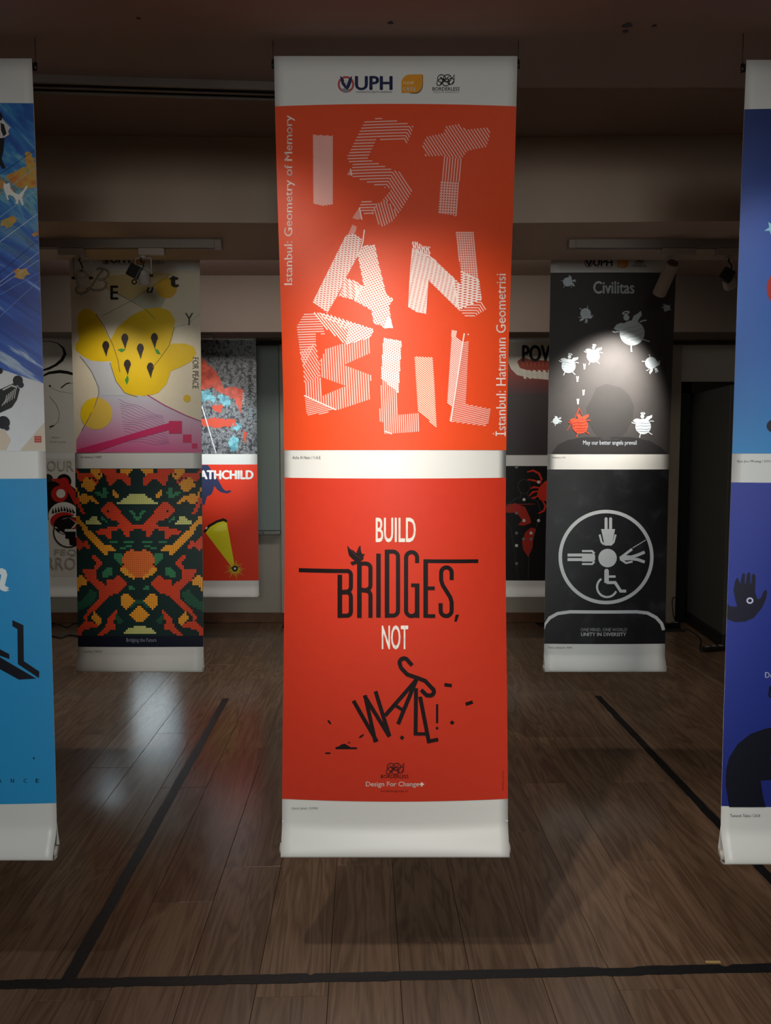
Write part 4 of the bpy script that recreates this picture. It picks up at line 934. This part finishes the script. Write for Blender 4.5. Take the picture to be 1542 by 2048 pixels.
BER = Banner(P(140, 1192, 5.72).x, 5.72, .3, 'back-row white banner with a black and red bear head drawing', **KW)
b1 = poster(BER, 670, 905, '#d2d2c8', 'white poster with sweeping black brush curves')
A = artwork(BER, b1)
A.stroke([(60, 700), (80, 684), (97, 682), (115, 686), (127, 697), (130, 708), (124, 720), (112, 730), (98, 737), (75, 744)], 4, '#15130f', taper=[1, 1, 1.2, 1.6, 4, 6, 6.5, 5, 5, 2])
A.stroke([(70, 760), (98, 746), (120, 743), (135, 745), (160, 752)], 5, '#15130f', taper=[1, 5, 6.5, 6, 4]); A.circle(100, 772, 2.2, '#201e1a')
A.stroke([(100, 775), (120, 783), (150, 788), (190, 786)], .8, '#8d8c84'); A.stroke([(99, 793), (112, 808), (119, 825), (117, 842), (108, 852), (98, 858)], 1, '#6d6c64'); A.stroke([(108, 851), (99, 854)], 2.5, '#25231f')
A.stroke([(122, 776), (132, 768), (140, 766)], 2.4, '#25231f'); A.stroke([(132, 767), (150, 766)], .9, '#55534c'); A.text('where', 103, 872, 120, 877, '#8a8981', res=1); A.text('the two are going', 100, 881, 131, 887, '#8a8981', res=1)
A.build()
b2 = poster(BER, 917, 1153, '#cfcfc5', 'white poster with a red and black bear head and thin hand lettering')
A = artwork(BER, b2); BK = '#100e0e'; BR = '#b8241c'
A.circle(128, 963, 15, BK, 0); A.circle(128, 965, 10, BR, 1); A.circle(96, 958, 10, '#24302c', 0)
A.circle(112, 1002, 48, BK, 1, ry=40); A.poly([(100, 958), (118, 957), (140, 968), (152, 985), (160, 1005), (160, 1030), (150, 1010), (140, 990), (128, 972)], BR, 2)
A.circle(119, 988, 16.5, BR, 2); A.circle(122, 987, 9, '#d8d6cc', 3)
A.circle(128, 1032, 31, '#d6d5cb', 2, ry=28); A.circle(128, 1042, 27, BR, 3, ry=18); A.circle(134, 1050, 26, BK, 4, ry=20)
for k in range(8): A.poly([(104+k*6, 1022-abs(k-3.5)*-1.5), (109+k*6, 1021-abs(k-3.5)*-1.5), (104+k*6+(3.5-k)*.6, 1010+abs(k-3.5)*1.5)], BK, 5)
A.circle(138, 1064, 30, '#d3d2c8', 4, ry=30); A.ring(138, 1064, 30, 2.4, BK, 7)
A.poly([(109, 1050), (120, 1040), (160, 1030), (165, 1085), (150, 1092), (140, 1090), (138, 1078), (131, 1077), (131, 1068), (120, 1060)], BK, 5)
A.poly([(137, 1034), (158, 1030), (158, 1050), (142, 1058), (152, 1046)], '#d3d2c8', 6); A.poly([(140, 1036), (158, 1034), (158, 1056), (146, 1058), (155, 1046)], BR, 7); A.poly([(130, 1058), (158, 1058), (156, 1075), (152, 1075), (152, 1063), (130, 1063)], '#d3d2c8', 6)
A.build()
A = artwork(BER, b2, 'lettering'); A.text('YOUR', 78, 921, 148, 942, '#adaca3', 8, bold=-.012, res=2); A.text('FEQ', 110, 1098, 154, 1112, '#a3a299', 8, res=2); A.text('ERROR', 78, 1114, 172, 1139, '#a3a299', 8, bold=-.012, res=2); A.build()

POW = Banner(P(1085, 1197, 5.72).x, 5.72, .35, 'back-row banner reading POWER over a black poster with a red crab', **KW)
p1 = poster(POW, 684, 911, '#cfc9bb', 'poster reading POWER over a dark red shape')
A = artwork(POW, p1)
z0_ = POW.inv(1080, 745)[1]; z1_ = POW.inv(1080, 900)[1]
A.poly([(1005, 716), (1016, 724), (1022, 738), (1034, 750), (1060, 756), (1100, 760), (1166, 775), (1166, 910), (1004, 910)], grad_ink(z0_, z1_, [(0, '#8a3427'), (.15, '#6b3732'), (.3, '#453c3e'), (1, '#3a3538')]))
A.poly([(1034, 723), (1046, 714), (1060, 719), (1100, 722), (1150, 728), (1160, 742), (1140, 748), (1060, 742), (1040, 736)], '#8c3a2a', 1)
for k in range(11): A.poly([(1045+k*10, 740), (1052+k*10, 741), (1050+k*10, 750), (1053+k*10, 758), (1047+k*10, 757), (1048+k*10, 748)], '#d8d4c8', 2)
for k in range(14): A.stroke([(1046+k*8, 724), (1046+k*8, 732)], 2.4, '#b0503c', 2)
A.build()
A = artwork(POW, p1, 'lettering'); A.text('POWER', 1045, 691, 1146, 723, '#15120f', 3, bold=.05); A.build()
p2 = poster(POW, 932, 1161, '#0e0d10', 'black poster with a red crab and white dots')
A = artwork(POW, p2); CR = '#cc3220'
A.poly([(1074, 990), (1078, 975), (1090, 962), (1106, 960), (1122, 970), (1128, 988), (1120, 1000), (1100, 1004), (1080, 1000)], CR, 1)
for q in ([(1054, 944), (1066, 941), (1078, 947), (1083, 958), (1080, 968)], [(1055, 959), (1068, 961), (1080, 965)], [(1080, 976), (1068, 974), (1061, 977)], [(1078, 982), (1066, 984), (1058, 992)], [(1078, 990), (1068, 996), (1063, 995)], [(1084, 1000), (1091, 1012), (1087, 1022), (1076, 1027)], [(1120, 970), (1132, 955), (1140, 944)]): A.stroke(q, 3.2, CR, 2, taper=[2]+[4]*(len(q)-2)+[2])
A.ring(1048, 973, 12, .9, '#4a4a4e', 1, ry=14); A.stroke([(1016, 1010), (1030, 998), (1042, 994), (1042, 986)], .9, '#4a4a4e', 1); A.stroke([(1055, 986), (1056, 995), (1075, 1003), (1082, 1025), (1070, 1060), (1058, 1100), (1056, 1160)], .9, '#4a4a4e', 1); A.stroke([(1012, 1040), (1022, 1060), (1030, 1110), (1036, 1160)], .9, '#3c3c40', 1)
A.poly([(1012, 1012), (1030, 1006), (1050, 1014), (1060, 1035), (1062, 1046), (1048, 1051), (1036, 1050), (1044, 1040), (1034, 1026), (1012, 1025)], '#a82a1e', 1); A.poly([(1050, 1065), (1062, 1055), (1072, 1058), (1066, 1080), (1065, 1095), (1056, 1114), (1046, 1098), (1044, 1085)], '#a82a1e', 1)
for q, c_ in (((1048, 999), 1), ((1048, 1041), 1), ((1077, 1041), 1), ((1062, 1066), 1), ((1033, 1091), 1), ((1077, 964), 1), ((1033, 934), 0), ((1033, 1066), 0), ((1033, 1127), 0), ((1047, 1078), 0), ((1062, 1078), 0), ((1033, 1026), 0)): A.circle(*q, 3.2, '#d4d0c8' if c_ else '#77757a', 2, n=12)
A.stroke([(1012, 1009), (1070, 1008)], 1.2, '#a03a30', 2)
A.build()

# ------------------------------------------------------------------ lighting tracks and heads
TY = 3.30; TZ = B1Z
def track(x0, x1, y, z, label, feeder=None):
    t = empty('lighting_track', ((x0+x1)/2, y, z), label=label, category='track', group='ceiling lighting tracks')
    h = (x1-x0)/2; bm = bmesh.new()
    box(bm, -h, -.018, -.034, h, -.012, 0, .001); box(bm, -h, .012, -.034, h, .018, 0, .001); box(bm, -h, -.012, -.008, h, .012, 0)
    box(bm, -h, -.012, -.034, h, -.006, -.030); box(bm, -h, .006, -.034, h, .012, -.030)
    bm_obj('rail', bm, M_TRACK, t)
    bm = bmesh.new(); box(bm, -h-.03, -.02, -.036, -h, .02, 0, .003); bm_obj('end_cap', bm, M_TRACK, t)
    bm = bmesh.new(); box(bm, h, -.02, -.036, h+.03, .02, 0, .003); bm_obj('end_cap', bm, M_TRACK, t)
    return t
def cyl_between(bm, a, b, r, n=24, r2=None):
    tube(bm, [a, b], r, n, radii=[r, r2 or r])
def adapter(par, x0, x1, h=.03):
    bm = bmesh.new(); box(bm, x0, -.017, -.034-h, x1, .017, -.034, .004); bm_obj('track_adapter', bm, M_LAMPW, par)
def canister(x, y, z, head, tail, ax0, ax1, label, watts, deg, col, aim, r=.028, stem=None):
    t = empty('spotlight', (x, y, z), label=label, category='spotlight', group='track spotlights')
    L = Vector((x, y, z)); hd = Vector(head)-L; tl = Vector(tail)-L
    adapter(t, ax0-x, ax1-x)
    mid = tl+(hd-tl)*.12
    bm = bmesh.new(); sx = (stem-x) if stem is not None else mid.x
    tube(bm, [(sx, 0, -.06), (sx, 0, mid.z+.012), mid], .006, 10); bm_obj('stem', bm, M_LAMPW, t, True)
    bm = bmesh.new(); tube(bm, [tl, tl+(hd-tl)*.02, hd-(hd-tl)*.02, hd], r, 28, radii=[r*.9, r, r, r*.96]); bm_obj('lamp_body', bm, M_LAMPW, t, False)
    d = (hd-tl).normalized()
    bm = bmesh.new(); tube(bm, [tl-d*.001, tl-d*.006], r*.82, 24); bm_obj('rear_vent', bm, simple('brown_vent', '#5a3a30', .6), t)
    bm = bmesh.new(); tube(bm, [hd, hd+d*.0005], r*.8, 24)
    e, nt, b = newmat('lamp_lens'); b.inputs['Emission Color'].default_value = (*col, 1); b.inputs['Emission Strength'].default_value = 1.5; bm_obj('lens', bm, e, t)
    lo = spot_light('lamp', hd+d*.012, Vector(aim)-L, watts, deg, 1.0, col); lo.parent = t
    return t
def yoke_head(x, y, z, c, face, ax0, ax1, label, watts, deg, col, aim, dark=False, r=.033, ln=.06):
    t = empty('spotlight', (x, y, z), label=label, category='spotlight', group='track spotlights')
    L = Vector((x, y, z)); c = Vector(c)-L; d = (Vector(aim)-L-c).normalized(); side = Vector(face).normalized()
    adapter(t, ax0-x, ax1-x)
    top = Vector((c.x, 0, -.072))
    bm = bmesh.new()
    for s_ in (-1, 1):
        q = c+side*(r+.006)*s_; tube(bm, [top+side*.02*s_+Vector((0, 0, .004)), top+side*(r+.006)*s_, q], .0028, 8)
    tube(bm, [top-side*(r+.006), top+side*(r+.006)], .003, 8); tube(bm, [top+Vector((0, 0, .012)), top-Vector((0, 0, .002))], .012, 14); bm_obj('yoke', bm, M_LAMPG, t, True)
    for s_ in (-1, 1):
        bm = bmesh.new(); tube(bm, [c+side*(r-.002)*s_, c+side*(r+.013)*s_], .006, 10); bm_obj('yoke_screw', bm, M_BLACKP, t)
    bm = bmesh.new(); a = c-d*ln*.5; b_ = c+d*ln*.5
    tube(bm, [a, a+d*ln*.25, a+d*ln*.3, b_-d*.004, b_], r, 26, radii=[r*.55, r*.72, r*.96, r, r*.96]); bm_obj('lamp_body', bm, M_LAMPG, t, False)
    bm = bmesh.new(); tube(bm, [b_, b_+d*.0005], r*.8, 24); e, nt, bb = newmat('lamp_lens'); bb.inputs['Emission Color'].default_value = (*col, 1); bb.inputs['Emission Strength'].default_value = 1.5; bm_obj('lens', bm, e, t)
    if dark:
        bm = bmesh.new(); o_ = -side*.030-d*.004
        u_ = side; box(bm, -.024, -.012, -.026, .024, .012, .026, .003)
        bmesh.ops.rotate(bm, verts=bm.verts[:], cent=(0, 0, 0), matrix=Matrix.Rotation(.5, 3, 'Y')); bmesh.ops.translate(bm, verts=bm.verts[:], vec=c+o_+Vector((0, -.02, .012))); bm_obj('driver_box', bm, M_BLACKP, t)
    bm = bmesh.new(); p0 = top+Vector((0, 0, .004)); p3 = a
    tube(bm, [p0, p0.lerp(p3, .25)+Vector((-.008, -.012, 0)), p0.lerp(p3, .5)+Vector((.004, -.016, 0)), p0.lerp(p3, .78)+Vector((.010, -.010, 0)), p3], .0035, 8); bm_obj('power_cord', bm, M_BLACKP, t, True)
    lo = spot_light('lamp', b_+d*.012, Vector(aim)-L, watts, deg, 1.0, col); lo.parent = t
    return t
xa = X(-120, TY, 495); xb = X(430, TY, 495)
track(xa, xb, TY, TZ, 'lighting track on the front beam above the BEAUTY poster')
track(X(1150, TY, 495), X(1760, TY, 495), TY, TZ, 'lighting track on the front beam above the Civilitas poster')
yoke_head(X(150, TY, 500), TY, TZ, P(165, 556, TY), (1, 0, 0), X(118, TY, 500), X(169, TY, 500), 'grey yoke spotlight over the large script B of the BEAUTY poster', 8, 80, WARM, (-1.30, 3.74, 1.6), r=.030)
yoke_head(X(285, TY, 500), TY, TZ, P(287, 552, TY), (.8, .3, .1), X(278, TY, 500), X(330, TY, 500), 'grey and black spotlight over the BEAUTY poster, near the track end', 5, 80, WARM, (-1.0, 3.74, 1.6), dark=True, r=.026)
canister(X(1355, TY, 500), TY, TZ, P(1318, 588, TY+.09), P(1345, 527, TY-.01), X(1323, TY, 500), X(1390, TY, 500), 'white cylindrical spotlight hanging over the top corner of the Civilitas poster', 88, 68, WARM, (1.03, 3.74, 1.64), stem=X(1337, TY, 500))
yoke_head(X(1452, TY, 500), TY, TZ, P(1458, 562, TY), (.7, .5, 0), X(1430, TY, 500), X(1490, TY, 500), 'yoke spotlight half hidden behind the navy blue banner', 6, 60, WARM, (1.9, 3.9, 1.4), dark=True, r=.026)
# front track above the photographer, out of the picture; it lights the front row
FY = 1.10
track(-1.9, 2.0, FY, NEAR_Z, 'lighting track on the near ceiling in front of the first banner row')
track(-.8, .4, .80, NEAR_Z, 'shorter lighting track on the near ceiling above the photographer')
def front_can(x, aim, w_, deg, col, label, y=FY, z=NEAR_Z):
    d = (Vector(aim)-Vector((x, y, z-.10))).normalized(); tail = Vector((x, y, z-.09))-d*.03; head = tail+d*.13
    canister(x, y, z, head, tail, x-.04, x+.04, label, w_, deg, col, aim, stem=x)
front_can(-.36, (.16, 2.0, 1.33), 94, 50, WARM, 'white spotlight aimed at the ISTANBUL red banner', .80)
front_can(-.86, (-.27, 2.0, 1.85), 20, 34, WARM, 'white spotlight turned sideways to the edge of the ISTANBUL banner')
front_can(.50, (1.06, 3.74, .80), 85, 22, COOL, 'added white spotlight brightening the pictogram poster through the gap')  # unseen fixture added to lift the dim lower Civilitas poster
front_can(-.40, (-1.08, 3.74, .80), 95, 19, WARM, 'added white spotlight brightening the pixel animal poster through the gap')  # unseen fixture added to brighten the pixel print and its hem
front_can(.84, (.96, 2.0, 1.80), 10, 32, COOL, 'white spotlight aimed at the top of the bright blue poster')
front_can(-.55, (.50, 2.2, 0), 55, 60, WARM, 'white spotlight tipped down to the floor in front of the ISTANBUL banner', 1.02)
front_can(-1.4, (-.95, 2.0, .50), 18, 60, COOL, 'white spotlight aimed between the light blue and the red banner')
front_can(.95, (1.15, 2.0, .70), 20, 60, COOL, 'white spotlight aimed at the navy blue banner')
# back track between the second beam and the back row
BY = 3.98
track(-2.3, -1.0, BY, TOP_Z, 'lighting track on the high ceiling behind the BEAUTY banner')
track(X(240, 5.46, 680), X(418, 5.46, 680), 5.46, B2Z, 'short lighting track under the back beam, ending above the speckled poster')
front_can(-1.25, (X(425, 5.72), 5.72, 1.46), 170, 30, COOL, 'white spotlight aimed at the red cone poster', BY, TOP_Z)
front_can(-1.85, (-1.96, RY1, .84), 2600, 14, (.62, .80, 1.0), 'added white spotlight brightening the bare wall between two back banners', BY, TOP_Z)  # added out of view; its bright wall patch makes the bluish floor reflection

# ------------------------------------------------------------------ floor tape, cables, odds and ends
def tape(name, a, b, wd, label, seed):
    rnd = random.Random(seed); a = Vector(a); b = Vector(b); a.z = b.z = 0; d = (b-a); n = int(d.length/.012); u = d.normalized(); v = Vector((-u.y, u.x, 0))
    t = Vector(a); bm = bmesh.new(); rowL, rowR = [], []; jl = jr = 0; bite = 0
    for i in range(n+1):
        p = d*(i/n)
        if rnd.random() < .35: jl = rnd.uniform(-.0018, .0018)
        if rnd.random() < .35: jr = rnd.uniform(-.0018, .0018)
        if rnd.random() < .02: bite = rnd.choice([1, -1])*rnd.uniform(.004, .010)
        if rnd.random() < .3: bite = 0
        l = p+v*(wd/2+jl-(bite if bite > 0 else 0)); r = p-v*(wd/2+jr+(bite if bite < 0 else 0))
        rowL.append(l); rowR.append(r)
    ts = [[bm.verts.new(q+Vector((0, 0, h))) for q in row] for row in (rowL, rowR) for h in (.0012, .0001)]
    Lt, Lb, Rt, Rb = ts
    for i in range(n):
        bm.faces.new((Lt[i], Lt[i+1], Rt[i+1], Rt[i])); bm.faces.new((Lb[i], Lb[i+1], Lt[i+1], Lt[i])); bm.faces.new((Rb[i], Rb[i+1], Rt[i+1], Rt[i])); bm.faces.new((Lb[i], Lb[i+1], Rb[i+1], Rb[i]))
    bm.faces.new((Lt[0], Rt[0], Rb[0], Lb[0])); bm.faces.new((Lt[n], Rt[n], Rb[n], Lb[n]))
    o = bm_obj(name, bm, M_TAPE, None, label=label, category='tape', group='black tape lines on the floor'); o.location = t
    return o
xl = FL(-260, 1976); xr = FL(1900, 1928)
tape('floor_tape', xl, xr, .036, 'black tape line crossing the whole floor in front of the banners', 1)
tape('floor_tape', FL(137, 1958), FL(452, 1397), .038, 'black tape line running back from the cross line towards the BEAUTY banner', 2)
tape('floor_tape', FL(1700, 1925), FL(1195, 1392), .038, 'black tape line running back under the navy blue banner', 3)
bm = bmesh.new(); c = FL(1426, 1925); box(bm, -.021, -.003, 0, .021, .004, .003, .0008); o = bm_obj('wood_sliver', bm, simple('pale_wood', '#b79a63', .6), None, label='pale wood sliver lying on the floor beside the crossing tape line', category='wood chip'); o.location = c
# power strips and cables
def strip(c, rot, label, n=3, L=.17):
    t = empty('power_strip', c, label=label, category='power strip', group='power strips on the floor'); t.rotation_euler = (0, 0, rot)
    bm = bmesh.new(); box(bm, -L/2, -.026, 0, L/2, .026, .036, .005); bm_obj('strip_body', bm, M_BLACKP, t)
    for k in range(n):
        x = -L/2+L*(k+.5)/n; bm = bmesh.new(); tube(bm, [(x, 0, .034), (x, 0, .0385)], .019, 20); tube(bm, [(x-.006, 0, .038), (x-.006, 0, .0392)], .003, 8); tube(bm, [(x+.006, 0, .038), (x+.006, 0, .0392)], .003, 8); bm_obj('socket', bm, simple('grey_socket_plastic', '#77756f', .4), t)
def cable(pts, label, r=.0045):
    base = Vector(pts[0]); bm = bmesh.new(); sm = []
    pts = [Vector(p)-Vector((base.x, base.y, 0)) for p in pts]
    for i in range(len(pts)-1):
        p0, p1, p2, p3 = pts[max(0, i-1)], pts[i], pts[i+1], pts[min(len(pts)-1, i+2)]
        for k in range(6):
            t = k/6; sm.append(.5*((2*p1)+(-p0+p2)*t+(2*p0-5*p1+4*p2-p3)*t*t+(-p0+3*p1-3*p2+p3)*t**3))
    sm.append(pts[-1]); 
    for q in sm: q.z = max(q.z, r)
    tube(bm, sm, r, 8); o = bm_obj('cable', bm, M_BLACK, None, True, label=label, category='cable', group='black cables on the floor'); o.location = (base.x, base.y, 0)
c1 = FL(1338, 1254); strip(c1, .1, 'black power strip on the floor by the pillar beside the dark doorway')
c2 = FL(1428, 1302); strip(c2, .3, 'black power strip on the floor close to the navy blue banner')
def g(px, py, h=0): 
    v = FL(px, py); return (v.x, v.y, h+.005)
v = P(1350, 1205, 6.33); cable([g(1342, 1252), g(1352, 1247), (v.x-.03, 6.28, .10), (v.x-.02, 6.33, .22), (v.x+.05, 6.36, .20)], 'black cable looping up the wall from the power strip by the pillar')
cable([g(1366, 1259), g(1378, 1262), g(1400, 1278), g(1400, 1300), g(1404, 1306)], 'black cable between the two power strips at the dark door')
cable([g(1432, 1300), g(1436, 1290), g(1450, 1280), g(1470, 1296), g(1520, 1320)], 'black cable running behind the navy blue banner')
cable([g(60, 1262), g(95, 1254), g(118, 1250), g(135, 1256), g(150, 1248), g(190, 1252)], 'black cable lying along the back baseboard')
cable([g(70, 1270), g(100, 1272), g(122, 1277), g(140, 1271), g(175, 1278)], 'black cable on the floor boards in front of the one along the baseboard')
print('planks', npl)
